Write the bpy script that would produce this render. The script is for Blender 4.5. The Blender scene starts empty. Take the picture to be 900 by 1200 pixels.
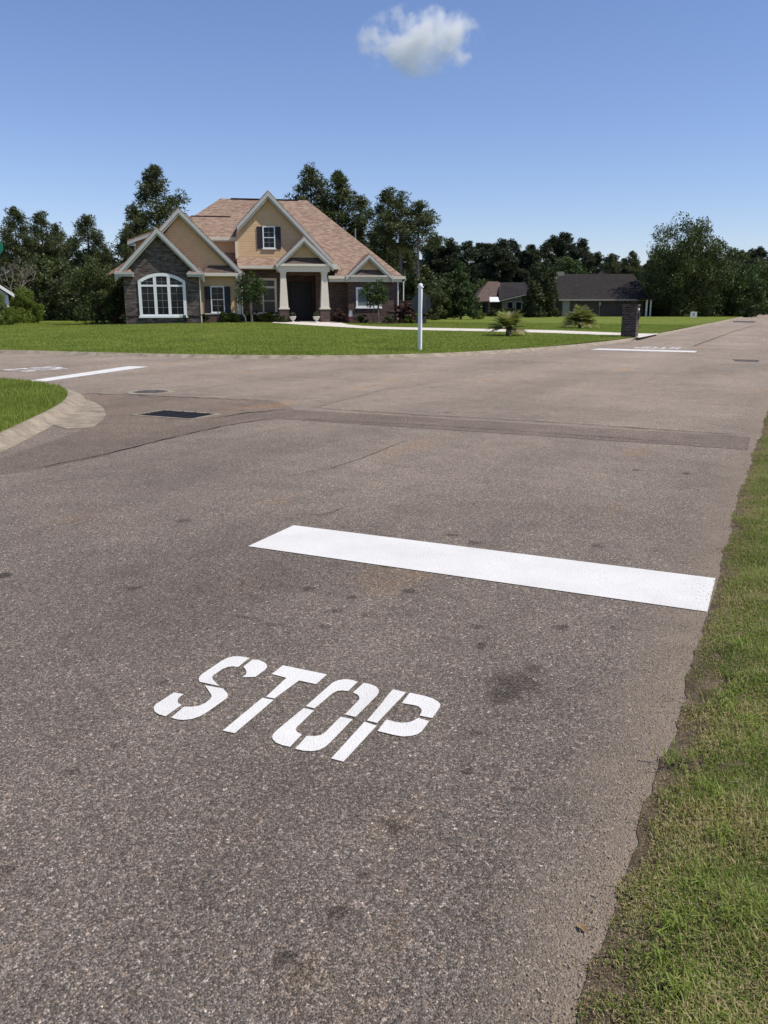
import bpy, bmesh, math, random
import numpy as np
from mathutils import Vector, noise as mnoise
R=math.radians
sc=bpy.context.scene
COL=sc.collection
rng=np.random.default_rng(7); random.seed(7)

# ------------------------------------------------------------------ camera
F=975.; CX,CY=450.,600.; CAMH=1.6
PITCH=math.atan((CY-357.)/F)
TH=math.atan2(938.-CX, F*math.cos(PITCH)+(CY-357.)*math.sin(PITCH))
CT,ST=math.cos(TH),math.sin(TH)
def W(r,f,z=0.):                       # survey frame (right, forward) -> world
    return (r*CT-f*ST, r*ST+f*CT, z)
def ray(u,v):
    up=CY-v; fw=F*math.cos(PITCH)+up*math.sin(PITCH); zc=-F*math.sin(PITCH)+up*math.cos(PITCH)
    return u-CX,fw,zc
def L(u,v,f):                          # measured point at forward distance f -> (right, height)
    r,fw,zc=ray(u,v); t=f/fw; return r*t, CAMH+zc*t
def G(u,v,z=0.):                       # measured point on a level surface -> world xy
    r,fw,zc=ray(u,v); t=(z-CAMH)/zc; return W(r*t,fw*t,z)[:2]
cd=bpy.data.cameras.new('camera'); cam=bpy.data.objects.new('camera',cd); COL.objects.link(cam)
cam.location=(0,0,CAMH); cam.rotation_euler=(R(90)-PITCH,0,TH)
cd.sensor_fit='VERTICAL'; cd.sensor_height=36.; cd.sensor_width=27.; cd.lens=36.*F/1200.
cd.clip_start=.05; cd.clip_end=9000; sc.camera=cam

# ------------------------------------------------------------------ light
SUN_EL=R(57); SUN_AZ=math.atan2(1.0,0.20)      # azimuth measured from +Y towards +X
sd=Vector((math.sin(SUN_AZ)*math.cos(SUN_EL),math.cos(SUN_AZ)*math.cos(SUN_EL),math.sin(SUN_EL)))
w=bpy.data.worlds.new('World'); sc.world=w; w.use_nodes=True
nt=w.node_tree; bg=nt.nodes['Background']
sky=nt.nodes.new('ShaderNodeTexSky'); sky.sky_type='NISHITA'; sky.sun_disc=False
sky.sun_elevation=SUN_EL; sky.sun_rotation=SUN_AZ; sky.altitude=0; sky.air_density=1.0; sky.dust_density=.05; sky.ozone_density=4.0
wb=nt.nodes.new('ShaderNodeMix'); wb.data_type='RGBA'; wb.blend_type='MULTIPLY'; wb.inputs[0].default_value=1.; wb.inputs[7].default_value=(.98,.935,1.08,1)
nt.links.new(sky.outputs[0],wb.inputs[6]); nt.links.new(wb.outputs[2],bg.inputs[0]); bg.inputs[1].default_value=.092
sl=bpy.data.lights.new('sun','SUN'); sl.energy=3.6; sl.angle=R(.53); sl.color=(1,.95,.87)
so=bpy.data.objects.new('sun',sl); COL.objects.link(so); so.rotation_euler=sd.to_track_quat('Z','Y').to_euler()
vs=sc.view_settings; vs.view_transform='Standard'; vs.look='None'; vs.gamma=1; vs.exposure=.42; vs.use_curve_mapping=False
sc.cycles.volume_bounces=12; sc.cycles.max_bounces=12; sc.cycles.use_denoising=True

# ------------------------------------------------------------------ helpers
def tag(o,label=None,cat=None,group=None,kind=None):
    if label: o['label']=label
    if cat: o['category']=cat
    if group: o['group']=group
    if kind: o['kind']=kind
    return o
def empty(name,loc,rz=0.,label=None,cat=None,group=None):
    o=bpy.data.objects.new(name,None); COL.objects.link(o); o.location=loc; o.rotation_euler=(0,0,rz)
    o.empty_display_size=.3
    return tag(o,label,cat,group)
def mesh_obj(name,verts,faces,mat,parent=None,smooth=False,uv=True,attr=None):
    me=bpy.data.meshes.new(name); me.from_pydata([tuple(map(float,v)) for v in verts],[],faces); me.update()
    if uv: auto_uv(me)
    me.materials.append(mat)
    if smooth: me.polygons.foreach_set('use_smooth',[True]*len(me.polygons))
    o=bpy.data.objects.new(name,me); COL.objects.link(o)
    if parent: o.parent=parent
    return o
def auto_uv(me):
    ul=me.uv_layers.new(name='UVMap'); co=[v.co for v in me.vertices]
    for p in me.polygons:
        n=p.normal
        if abs(n.z)>.98 or n.length<.1: t=Vector((1,0,0)); b=Vector((0,1,0))
        else:
            t=Vector((0,0,1)).cross(n).normalized(); b=n.cross(t)
        for li in p.loop_indices:
            c=co[me.loops[li].vertex_index]; ul.data[li].uv=(c.dot(t),c.dot(b))
class MB:
    """collects shapes that become one mesh; coordinates minus an origin"""
    def __init__(s,org=(0,0,0)): s.v=[]; s.f=[]; s.o=org
    def add(s,vs,fs):
        n=len(s.v); s.v+=[(a-s.o[0],b-s.o[1],c-s.o[2]) for a,b,c in vs]; s.f+=[[i+n for i in f] for f in fs]; return s
    def box(s,x0,x1,y0,y1,z0,z1):
        v=[(x0,y0,z0),(x1,y0,z0),(x1,y1,z0),(x0,y1,z0),(x0,y0,z1),(x1,y0,z1),(x1,y1,z1),(x0,y1,z1)]
        return s.add(v,[(0,3,2,1),(4,5,6,7),(0,1,5,4),(1,2,6,5),(2,3,7,6),(3,0,4,7)])
    def frust(s,cx,cy,w0,w1,z0,z1):
        a,b=w0/2,w1/2
        v=[(cx-a,cy-a,z0),(cx+a,cy-a,z0),(cx+a,cy+a,z0),(cx-a,cy+a,z0),(cx-b,cy-b,z1),(cx+b,cy-b,z1),(cx+b,cy+b,z1),(cx-b,cy+b,z1)]
        return s.add(v,[(0,3,2,1),(4,5,6,7),(0,1,5,4),(1,2,6,5),(2,3,7,6),(3,0,4,7)])
    def prism(s,pts,y0,y1):            # outline in x,z pushed through y (pts counter-clockwise seen from -y)
        n=len(pts); v=[(x,y0,z) for x,z in pts]+[(x,y1,z) for x,z in pts]
        f=[tuple(range(n)),tuple(range(2*n-1,n-1,-1))]+[(i,i+n,(i+1)%n+n,(i+1)%n) for i in range(n)]
        return s.add(v,f)
    def hull(s,top,th):                # sloped slab: top polygon, thickness downwards
        n=len(top); v=list(top)+[(x,y,z-th) for x,y,z in top]
        f=[tuple(range(n)),tuple(range(2*n-1,n-1,-1))]+[(i,i+n,(i+1)%n+n,(i+1)%n) for i in range(n)]
        return s.add(v,f)
    def tube(s,pts,rad,k=8,cap=True):
        pts=[Vector(p) for p in pts]
        if not isinstance(rad,(list,tuple)): rad=[rad]*len(pts)
        base=len(s.v); vs=[]; fs=[]
        for i,p in enumerate(pts):
            d=(pts[min(i+1,len(pts)-1)]-pts[max(i-1,0)]).normalized()
            a=d.cross(Vector((0,0,1))) if abs(d.z)<.9 else d.cross(Vector((1,0,0)))
            a.normalize(); b=d.cross(a)
            for j in range(k):
                t=2*math.pi*j/k; q=p+(a*math.cos(t)+b*math.sin(t))*rad[i]; vs.append(tuple(q))
        for i in range(len(pts)-1):
            for j in range(k): fs.append((i*k+j,i*k+(j+1)%k,(i+1)*k+(j+1)%k,(i+1)*k+j))
        if cap: fs+= [tuple(range(k))[::-1],tuple((len(pts)-1)*k+j for j in range(k))]
        return s.add(vs,fs)
    def lathe(s,cx,cy,prof,k=16):
        vs=[];fs=[]
        for r,z in prof:
            for j in range(k): t=2*math.pi*j/k; vs.append((cx+r*math.cos(t),cy+r*math.sin(t),z))
        for i in range(len(prof)-1):
            for j in range(k): fs.append((i*k+j,i*k+(j+1)%k,(i+1)*k+(j+1)%k,(i+1)*k+j))
        fs+=[tuple(range(k))[::-1],tuple((len(prof)-1)*k+j for j in range(k))]
        return s.add(vs,fs)
    def build(s,name,mat,parent=None,smooth=False,fix=True,bevel=0):
        o=mesh_obj(name,s.v,s.f,mat,parent,smooth,uv=False)
        if fix:
            bm=bmesh.new(); bm.from_mesh(o.data); bmesh.ops.recalc_face_normals(bm,faces=bm.faces)
            if bevel: bmesh.ops.bevel(bm,geom=bm.edges[:],offset=bevel,segments=1,affect='EDGES',clamp_overlap=True)
            bm.to_mesh(o.data); bm.free()
        auto_uv(o.data)
        return o
def np_mesh(name,co,nper,mat,tint=None):
    """many separate polygons with nper corners, co (N*nper,3)"""
    nf=len(co)//nper
    me=bpy.data.meshes.new(name)
    me.vertices.add(len(co)); me.vertices.foreach_set('co',np.ascontiguousarray(co,dtype=np.float32).ravel())
    me.loops.add(len(co)); me.loops.foreach_set('vertex_index',np.arange(len(co),dtype=np.int32))
    me.polygons.add(nf); me.polygons.foreach_set('loop_start',np.arange(0,len(co),nper,dtype=np.int32))
    try: me.polygons.foreach_set('loop_total',np.full(nf,nper,dtype=np.int32))
    except Exception: pass
    if tint is not None:
        a=me.attributes.new('tint','FLOAT','FACE'); a.data.foreach_set('value',tint.astype(np.float32))
    me.update(calc_edges=True); me.materials.append(mat)
    return me

# ------------------------------------------------------------------ materials
class NT:
    def __init__(s,name):
        s.m=bpy.data.materials.new(name); s.m.use_nodes=True; s.t=s.m.node_tree; s.b=s.t.nodes['Principled BSDF']; s.out=s.t.nodes['Material Output']
    def n(s,typ,**k):
        o=s.t.nodes.new(typ)
        for a,b in k.items():
            if a.startswith('i_'):
                key=a[2:]; key=int(key) if key.isdigit() else key.replace('_',' ')
                o.inputs[key].default_value=b
            else: setattr(o,a,b)
        return o
    def l(s,a,b): s.t.links.new(a,b)
    def ramp(s,fac,stops,interp='LINEAR'):
        r=s.n('ShaderNodeValToRGB'); r.color_ramp.interpolation=interp
        e=r.color_ramp.elements
        while len(e)<len(stops): e.new(.5)
        for x,(p,c) in zip(e,stops): x.position=p; x.color=(c,c,c,1) if isinstance(c,(int,float)) else (*c,1)
        s.l(fac,r.inputs[0]); return r.outputs[0]
    def mix(s,a,b,fac,mode='MIX'):
        m=s.n('ShaderNodeMix',data_type='RGBA',blend_type=mode)
        for v,i in ((fac,0),(a,6),(b,7)):
            if hasattr(v,'node'): s.l(v,m.inputs[i])
            else: m.inputs[i].default_value=v if i==0 else ((v,v,v,1) if isinstance(v,(int,float)) else (*v,1))
        return m.outputs[2]
    def math(s,op,a,b=0.,c=None,clamp=False):
        m=s.n('ShaderNodeMath',operation=op,use_clamp=clamp)
        for i,v in enumerate((a,b,c)):
            if v is None: continue
            if hasattr(v,'node'): s.l(v,m.inputs[i])
            else: m.inputs[i].default_value=v
        return m.outputs[0]
    def obj(s): return s.n('ShaderNodeTexCoord').outputs['Object']
    def uv(s): return s.n('ShaderNodeTexCoord').outputs['UV']
    def pos(s): return s.n('ShaderNodeNewGeometry').outputs['Position']
    def noise(s,vec,scale,detail=3,rough=.5,col=False):
        t=s.n('ShaderNodeTexNoise',i_Scale=scale,i_Detail=detail,i_Roughness=rough); s.l(vec,t.inputs[0]); return t.outputs[1 if col else 0]
    def vor(s,vec,scale,feature='F1'):
        t=s.n('ShaderNodeTexVoronoi',feature=feature,i_Scale=scale); s.l(vec,t.inputs[0]); return t
    def scale(s,vec,v):
        m=s.n('ShaderNodeMapping'); s.l(vec,m.inputs[0]); m.inputs['Scale'].default_value=v; return m.outputs[0]
    def set(s,col=None,rough=None,spec=None,metal=None):
        b=s.b
        for k,v in (('Base Color',col),('Roughness',rough),('Specular IOR Level',spec),('Metallic',metal)):
            if v is None: continue
            if hasattr(v,'node'): s.l(v,b.inputs[k])
            else: b.inputs[k].default_value=(*v,1) if k=='Base Color' else v
        return s
    def bump(s,h,dist,strength=1.):
        b=s.n('ShaderNodeBump',i_Strength=strength,i_Distance=dist); s.l(h,b.inputs['Height']); s.l(b.outputs[0],s.b.inputs['Normal']); return s
M={}
def plain(name,col,rough=.6,spec=.4,metal=0,var=.12,sc_=6.):
    m=NT(name); v=m.noise(m.obj(),sc_,4)
    c=m.mix(tuple(x*(1-var) for x in col),tuple(min(1,x*(1+var)) for x in col),m.ramp(v,[(.3,0),(.7,1)]))
    m.set(c,rough,spec,metal); M[name]=m.m; return m.m

def asphalt(name,base,tone,seed=0.,dusty=True):
    m=NT(name); P=m.pos()
    v1=m.vor(P,185.); v2=m.vor(P,100.); v3=m.vor(P,380.)
    r1=m.n('ShaderNodeSeparateColor'); m.l(v1.outputs['Color'],r1.inputs[0])
    r2=m.n('ShaderNodeSeparateColor'); m.l(v2.outputs['Color'],r2.inputs[0])
    r3=m.n('ShaderNodeSeparateColor'); m.l(v3.outputs['Color'],r3.inputs[0])
    s1=m.ramp(r1.outputs[0],[(0,.50),(.35,.68),(.62,1.0),(.86,1.38),(.97,1.75),(1,2.4)])
    s2=m.ramp(r2.outputs[1],[(0,.75),(.6,1.),(.93,1.25),(.965,1.35),(.988,2.1)])
    s3=m.ramp(r3.outputs[0],[(0,.6),(1,1.45)])
    tintc=m.mix((1.08,.96,.84),(.96,.99,1.04),r1.outputs[2])
    c=m.mix(base,s1,1.,'MULTIPLY'); c=m.mix(c,s2,1.,'MULTIPLY'); c=m.mix(c,s3,1.,'MULTIPLY'); c=m.mix(c,tintc,1.,'MULTIPLY')
    big=m.noise(P,.35,5,.6); c=m.mix(c,m.ramp(big,[(.3,.84),(.5,1.),(.7,1.12)]),1.,'MULTIPLY')
    mid=m.noise(P,2.6,5,.65); c=m.mix(c,m.ramp(mid,[(.3,.86),(.5,1.),(.72,1.10)]),1.,'MULTIPLY')
    lane=m.noise(m.scale(P,(1.,.12,1.)),.55,4,.6); c=m.mix(c,m.ramp(lane,[(.3,.80),(.5,1.),(.7,1.14)]),1.,'MULTIPLY')
    # rusty traces
    rn=m.noise(m.scale(P,(1.,.35,1.)),1.1,4,.6); c=m.mix(c,m.mix(c,(1.25,1.,.74),1.,'MULTIPLY'),m.ramp(rn,[(.6,0),(.75,.8)]))
    # long tyre-worn bands along the carriageway
    sx=m.n('ShaderNodeSeparateXYZ'); m.l(P,sx.inputs[0])
    # old oil drips, small and irregular
    wn=m.noise(P,14.,3,col=True); wp=m.n('ShaderNodeVectorMath',operation='MULTIPLY_ADD'); m.l(wn,wp.inputs[0]); wp.inputs[1].default_value=(.11,.11,0); m.l(P,wp.inputs[2])
    vd=m.vor(wp.outputs[0],1.75); gate=m.n('ShaderNodeSeparateColor'); m.l(vd.outputs['Color'],gate.inputs[0])
    rad=m.math('MULTIPLY',gate.outputs[0],.15); spot=m.math('SUBTRACT',rad,vd.outputs['Distance'])
    spot=m.ramp(m.math('MULTIPLY_ADD',spot,16.,.2,clamp=True),[(0,0),(.6,1)])
    gsel=m.ramp(gate.outputs[1],[(.78,0),(.84,1)])
    c=m.mix(c,m.mix(c,.42,1.,'MULTIPLY'),m.math('MULTIPLY',spot,gsel))
    if dusty:
        tot=None
        for (u,v,rr) in [(135,877,.035),(606,800,.15),(626,783,.07),(590,815,.10),(563,757,.045),(465,968,.05),(397,1068,.035),(340,1120,.05),(8,1020,.03),(560,860,.035),(430,1022,.03),(250,828,.04),(190,800,.035),(395,715,.05),(432,720,.045),(415,700,.05),(380,735,.04),(480,692,.05),(425,645,.06),(555,636,.07),(455,664,.05),(155,690,.05),(530,627,.06),(655,735,.05),(545,905,.03),(560,735,.05),(362,690,.05),(80,905,.03),(700,640,.06),(215,610,.08),(610,925,.02),(720,735,.03)]:
            x,y=G(u,v); dn=m.n('ShaderNodeVectorMath',operation='DISTANCE'); m.l(wp.outputs[0],dn.inputs[0]); dn.inputs[1].default_value=(x+.055,y+.055,0)
            k=m.math('MULTIPLY_ADD',dn.outputs['Value'],-1/(rr*.85),1.2,clamp=True)
            tot=k if tot is None else m.math('MAXIMUM',tot,k)
        c=m.mix(c,m.mix(c,(.55,.53,.52),1.,'MULTIPLY'),m.ramp(tot,[(0,0),(.7,.95)]))
    # weathered and paler towards the junction, with low-angle sky gloss painted into the colour
    age_gloss=m.ramp(m.math('MULTIPLY_ADD',sx.outputs[1],1/16.,m.math('MULTIPLY_ADD',big,.3,-.30),clamp=True),[(0.03,0),(.75,1)])
    c=m.mix(c,m.mix(c,tone,1.,'MULTIPLY'),age_gloss)
    if dusty:     # sand washed against the grass edge
        en=m.noise(P,3.,4,.6)
        e=m.math('ADD',sx.outputs[0],m.math('MULTIPLY_ADD',en,.5,-.25))
        ed=m.ramp(m.math('MULTIPLY_ADD',e,1.,1.),[(0.36,0),(.60,.38),(.72,.75)])
        near=m.ramp(m.math('MULTIPLY',sx.outputs[0],-1.),[(0,1),(.95,1),(1.,1)])
        gr=m.ramp(m.vor(P,260.).outputs['Distance'],[(0,1.25),(1,.6)])
        c=m.mix(c,m.mix((.31,.24,.175),gr,1.,'MULTIPLY'),ed)
    hgt=m.math('ADD',m.math('MULTIPLY',v1.outputs['Distance'],-1.),m.math('MULTIPLY',v2.outputs['Distance'],-.6))
    m.set(c,.85,.2).bump(hgt,.006,.9); M[name]=m.m; return m.m
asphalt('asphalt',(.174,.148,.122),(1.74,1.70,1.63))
asphalt('patch_asphalt',(.138,.116,.096),(1.64,1.55,1.48),dusty=False)
asphalt('apron_asphalt',(.146,.121,.097),(1.68,1.60,1.52),dusty=False)

m=NT('road_paint'); P=m.pos()
v=m.vor(P,150.); wear=m.noise(P,60,5,.7); w2=m.noise(P,3,4,.6)
hole=m.ramp(m.math('ADD',m.math('MULTIPLY',wear,.75),m.math('MULTIPLY',w2,.3)),[(.335,1),(.38,0)])
c=m.mix((.80,.77,.715),(.70,.67,.615),m.ramp(w2,[(.35,0),(.75,1)])); c=m.mix(c,m.ramp(v.outputs['Distance'],[(0,1.04),(.8,.80)]),.8,'MULTIPLY'); c=m.mix(c,(.2,.18,.17),hole)
m.set(c,.6,.4).bump(m.math('MULTIPLY',v.outputs['Distance'],-1.),.005,.55); M['paint']=m.m
m=NT('worn_paint'); P=m.pos()
wear=m.noise(P,9,5,.7); c=m.mix((.74,.71,.69),(.45,.40,.37),m.ramp(wear,[(.55,0),(.68,1)])); m.set(c,.7,.3); M['worn_paint']=m.m
plain('tar',(.10,.088,.078),.9,.1); plain('crack',(.030,.027,.025),.95,.1)
m=NT('concrete'); P=m.pos()
n1=m.noise(P,3.5,5,.65); n2=m.noise(P,40,4,.7)
c=m.mix((.19,.155,.112),(.36,.30,.22),m.ramp(n1,[(.32,0),(.62,1)])); c=m.mix(c,m.ramp(n2,[(.3,.75),(.7,1.12)]),1.,'MULTIPLY')
m.set(c,.9,.2).bump(n2,.004,.6); M['concrete']=m.m
m=NT('drive_concrete'); P=m.pos(); n1=m.noise(P,.8,5,.6); c=m.mix((.56,.49,.40),(.68,.62,.54),n1); m.set(c,.9,.2); M['drive']=m.m

def grass_base(name,a,b,dry,dryamt,sc1=.5):
    m=NT(name); P=m.pos()
    n1=m.noise(P,sc1,5,.6); n2=m.noise(P,6.,5,.7); n3=m.noise(P,70.,3,.7)
    c=m.mix(a,b,m.ramp(n1,[(.3,0),(.7,1)])); c=m.mix(c,m.ramp(n2,[(.28,.68),(.72,1.3)]),1.,'MULTIPLY')
    c=m.mix(c,m.ramp(n3,[(.3,.55),(.7,1.4)]),1.,'MULTIPLY')
    c=m.mix(c,dry,m.ramp(m.noise(P,1.3,6,.7),[(.62-dryamt,0),(.8-dryamt*.7,.7)]))
    m.set(c,.9,.15).bump(n3,.03,.8); M[name]=m.m
grass_base('lawn',(.11,.145,.018),(.17,.20,.03),(.19,.19,.06),.0)
grass_base('field',(.05,.085,.02),(.08,.12,.03),(.14,.12,.06),.1,.05)
m=NT('verge_soil'); P=m.pos(); n1=m.noise(P,9,5,.7); n2=m.noise(P,120,4,.7)
c=m.mix((.085,.06,.04),(.27,.205,.135),m.ramp(n1,[(.3,0),(.7,1)])); c=m.mix(c,m.ramp(n2,[(.3,.5),(.7,1.4)]),1.,'MULTIPLY'); m.set(c,.95,.1).bump(n2,.02,1.); M['soil']=m.m
plain('mulch',(.05,.030,.020),.95,.1,var=.5,sc_=25.)

def leafmat(name,dark,light,trans=.3,rough=.55,clump=.9,third=None):
    m=NT(name); at=m.n('ShaderNodeAttribute',attribute_name='tint'); P=m.obj()
    cl=m.ramp(m.noise(P,clump,2,.5),[(.35,0),(.65,1)])
    f=m.math('MULTIPLY_ADD',at.outputs['Fac'],.65,m.math('MULTIPLY',cl,.35),clamp=True)
    c=m.mix(dark,light,f)
    if third: c=m.mix(c,third,m.ramp(at.outputs['Fac'],[(.80,0),(.9,.9)]))
    m.set(c,rough,.35)
    tr=m.n('ShaderNodeBsdfTranslucent'); m.l(m.mix(c,(1.0,1.15,.5),1.,'MULTIPLY'),tr.inputs[0])
    mx=m.n('ShaderNodeMixShader',i_0=trans); m.l(m.b.outputs[0],mx.inputs[1]); m.l(tr.outputs[0],mx.inputs[2]); m.l(mx.outputs[0],m.out.inputs[0])
    M[name]=m.m
leafmat('pine_needles',(.025,.033,.012),(.135,.150,.050),.22)
leafmat('pine_far',(.016,.023,.012),(.075,.090,.038),.16)
leafmat('oak_leaves',(.024,.036,.010),(.12,.145,.036),.2)
leafmat('dark_leaves',(.018,.026,.008),(.085,.10,.028),.15)
leafmat('bright_leaves',(.075,.115,.014),(.22,.27,.042),.3)
leafmat('shrub_leaves',(.020,.040,.010),(.085,.125,.030),.25)
leafmat('bronze_leaves',(.045,.022,.018),(.14,.065,.045),.2)
leafmat('twig',(.060,.045,.042),(.15,.115,.10),0.,.9)
leafmat('palm_leaves',(.13,.15,.045),(.38,.38,.15),.3,third=(.36,.29,.16))
leafmat('grass_blades',(.13,.18,.03),(.36,.42,.095),.4,clump=1.5,third=(.52,.42,.22))
leafmat('lawn_blades',(.14,.185,.024),(.30,.335,.065),.35,clump=.6)
leafmat('dry_blades',(.20,.14,.07),(.52,.41,.22),.2)
plain('bark',(.085,.062,.048),.95,.1,var=.4,sc_=3.)
plain('pale_bark',(.20,.165,.135),.95,.1,var=.3,sc_=3.)

def brickmat(name,c1,c2,mortar,bw,bh,ms,var,noise_amt=.5):
    m=NT(name); U=m.uv()
    t=m.n('ShaderNodeTexBrick',offset=.5); m.l(U,t.inputs[0])
    for k,v in (('Color1',(0,0,0,1)),('Color2',(1,1,1,1)),('Mortar',(.5,.5,.5,1))): t.inputs[k].default_value=v
    t.inputs['Scale'].default_value=1.; t.inputs['Mortar Size'].default_value=ms; t.inputs['Brick Width'].default_value=bw; t.inputs['Row Height'].default_value=bh; t.inputs['Bias'].default_value=0.
    c=m.mix(c1,c2,t.outputs[0]); 
    n1=m.noise(m.scale(U,(1/bw,1/bh,1)),1.1,2,.6); c=m.mix(c,m.ramp(n1,[(.3,1-var),(.7,1+var)]),1.,'MULTIPLY')
    n2=m.noise(U,25,4,.7); c=m.mix(c,m.ramp(n2,[(.3,1-noise_amt*.4),(.7,1+noise_amt*.4)]),1.,'MULTIPLY')
    c=m.mix(c,mortar,t.outputs['Fac'])
    h=m.math('SUBTRACT',m.math('MULTIPLY',n2,.3),t.outputs['Fac'])
    m.set(c,.88,.2).bump(h,.015,.7); M[name]=m.m
brickmat('stone',(.055,.044,.039),(.185,.148,.128),(.085,.072,.064),.34,.11,.012,.45)
brickmat('brick',(.068,.042,.034),(.16,.100,.078),(.115,.095,.085),.22,.076,.010,.3)
brickmat('pillar_brick',(.030,.019,.018),(.125,.080,.068),(.15,.135,.12),.21,.078,.011,.5)
brickmat('far_brick',(.055,.040,.034),(.10,.075,.062),(.09,.08,.07),.22,.076,.010,.3)
brickmat('shingle',(.215,.138,.100),(.35,.25,.185),(.15,.10,.075),.32,.145,.008,.10,.5)
brickmat('dark_shingle',(.018,.015,.014),(.036,.030,.027),(.035,.03,.03),.32,.145,.008,.3,.4)
brickmat('brown_shingle',(.09,.062,.050),(.16,.112,.092),(.09,.07,.06),.32,.145,.008,.2,.4)
def siding(name,col):
    m=NT(name); U=m.uv(); s=m.n('ShaderNodeSeparateXYZ'); m.l(U,s.inputs[0])
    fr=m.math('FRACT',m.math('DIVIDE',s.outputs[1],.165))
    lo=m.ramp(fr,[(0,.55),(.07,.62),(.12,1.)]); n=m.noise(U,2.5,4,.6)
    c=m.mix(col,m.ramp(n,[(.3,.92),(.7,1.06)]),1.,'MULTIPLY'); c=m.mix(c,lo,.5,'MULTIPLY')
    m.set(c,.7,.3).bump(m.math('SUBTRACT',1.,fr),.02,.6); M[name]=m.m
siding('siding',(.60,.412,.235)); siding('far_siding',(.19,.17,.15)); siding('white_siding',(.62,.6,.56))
plain('trim',(.66,.60,.49),.5,.4,var=.05); plain('gable_trim',(.47,.47,.44),.5,.4,var=.05)
plain('white',(.80,.80,.78),.4,.45,var=.04); plain('soffit',(.45,.42,.36),.7,.2,var=.05)
plain('shutter',(.018,.018,.020),.5,.4); plain('dark_door',(.010,.008,.007),.45,.3); plain('muntin',(.26,.26,.26),.5,.3); plain('urn',(.62,.60,.56),.6,.3)
plain('metal_grey',(.28,.29,.30),.45,.5,.6); plain('sign_back',(.075,.077,.08),.5,.4,.5); plain('rust_iron',(.035,.028,.024),.7,.5,.5,var=.4,sc_=20)
plain('green_sign',(.004,.22,.11),.35,.5,var=.04); plain('red',(.55,.05,.06),.5,.4); plain('red_sign',(.5,.02,.02),.4,.4)
plain('far_trim',(.30,.27,.23),.6,.3); plain('awning',(.8,.8,.78),.4,.4); plain('blackish',(.012,.012,.014),.5,.3)
def glass(name,col,rough=.06):
    m=NT(name); m.set(col,rough,.22); M[name]=m.m
glass('glass',(.012,.014,.017)); glass('blind_glass',(.17,.20,.185),.12); glass('grey_glass',(.05,.055,.055),.1)

# ------------------------------------------------------------------ ground
def catmull(pts,step=.35):
    out=[]; n=len(pts)
    for i in range(n-1):
        p0=pts[max(i-1,0)];p1=pts[i];p2=pts[i+1];p3=pts[min(i+2,n-1)]
        d=math.dist(p1,p2); k=max(1,int(d/step)) if d<14 else max(1,int(d/4))
        for j in range(k):
            t=j/k
            if d>=14: out.append((p1[0]+(p2[0]-p1[0])*t,p1[1]+(p2[1]-p1[1])*t)); continue
            q=[]
            for a in (0,1):
                m1=(p2[a]-p0[a])/2*min(1,d/max(.01,math.dist(p0,p1)) if i>0 else 1); m2=(p3[a]-p1[a])/2*min(1,d/max(.01,math.dist(p2,p3)) if i<n-2 else 1)
                q.append((2*t**3-3*t*t+1)*p1[a]+(t**3-2*t*t+t)*m1+(-2*t**3+3*t*t)*p2[a]+(t**3-t*t)*m2)
            out.append(tuple(q))
    out.append(pts[-1]); return out
NW=[(-220,5.5),(-60,17.2),(-24.23,20.1),(-19,20.5),(-16.6,20.85),(-14.6,21.35),(-12.4,22.4),(-10.6,24.0),(-9.3,26.3),(-8.4,28.9),(-7.55,32.5),(-6.98,36.5),(-6.60,41.),(-6.48,46.),(-6.42,56.),(-6.35,90),(-6.3,420)]
SW=[(-220,-5.),(-60,8.2),(-24,11.3),(-17.5,12.2),(-14.9,12.55),(-12.9,12.2),(-11.4,11.2),(-10.15,9.9),(-9.1,8.35),(-8.25,7.0),(-7.5,5.9),(-6.9,4.2),(-6.55,1.5),(-6.4,-3),(-6.35,-60)]
def smooth(P,it=10):
    for _ in range(it):
        P=[P[0]]+[((P[i-1][0]+2*P[i][0]+P[i+1][0])/4,(P[i-1][1]+2*P[i][1]+P[i+1][1])/4) if math.dist(P[i-1],P[i+1])<1.6 else P[i] for i in range(1,len(P)-1)]+[P[-1]]
    return P
NWc=smooth(catmull(NW)); SWc=smooth(catmull(SW),14)
def offset(poly,d):
    out=[]
    for i,p in enumerate(poly):
        a=poly[max(i-1,0)]; b=poly[min(i+1,len(poly)-1)]; tx,ty=b[0]-a[0],b[1]-a[1]; l=math.hypot(tx,ty); out.append((p[0]-ty/l*d,p[1]+tx/l*d))
    return out
def sstep(a,b,x): t=np.clip((x-a)/(b-a),0,1); return t*t*(3-2*t)
def lawn_z(x,y):
    r=x*CT+y*ST; f=-x*ST+y*CT
    rise=sstep(30,60,f)*(1-sstep(78,110,f))*np.exp(-((np.minimum(r,99)+9)/17.)**2*(1.))
    far=sstep(80,130,f)
    return .105+.315*rise-.012*far + .02*np.sin(x*.35+1)*np.cos(y*.28)*sstep(26,34,f)
def kz(x,y): return .0
# junction + roads in one sheet
op=[(0.05,-60),(0.05,420)]+NWc[::-1]+SWc
bm=bmesh.new(); fc=bm.faces.new([bm.verts.new((x,y,0)) for x,y in op]); bmesh.ops.triangulate(bm,faces=[fc])
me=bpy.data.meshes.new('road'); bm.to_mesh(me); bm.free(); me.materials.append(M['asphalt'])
road=bpy.data.objects.new('road',me); COL.objects.link(road); tag(road,kind='structure')
if me.polygons[0].normal.z<0: me.flip_normals()
gr=mesh_obj('ground',[(-4000,-4000,-.12),(4000,-4000,-.12),(4000,4000,-.12),(-4000,4000,-.12)],[(0,1,2,3)],M['field']); tag(gr,kind='structure')

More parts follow.
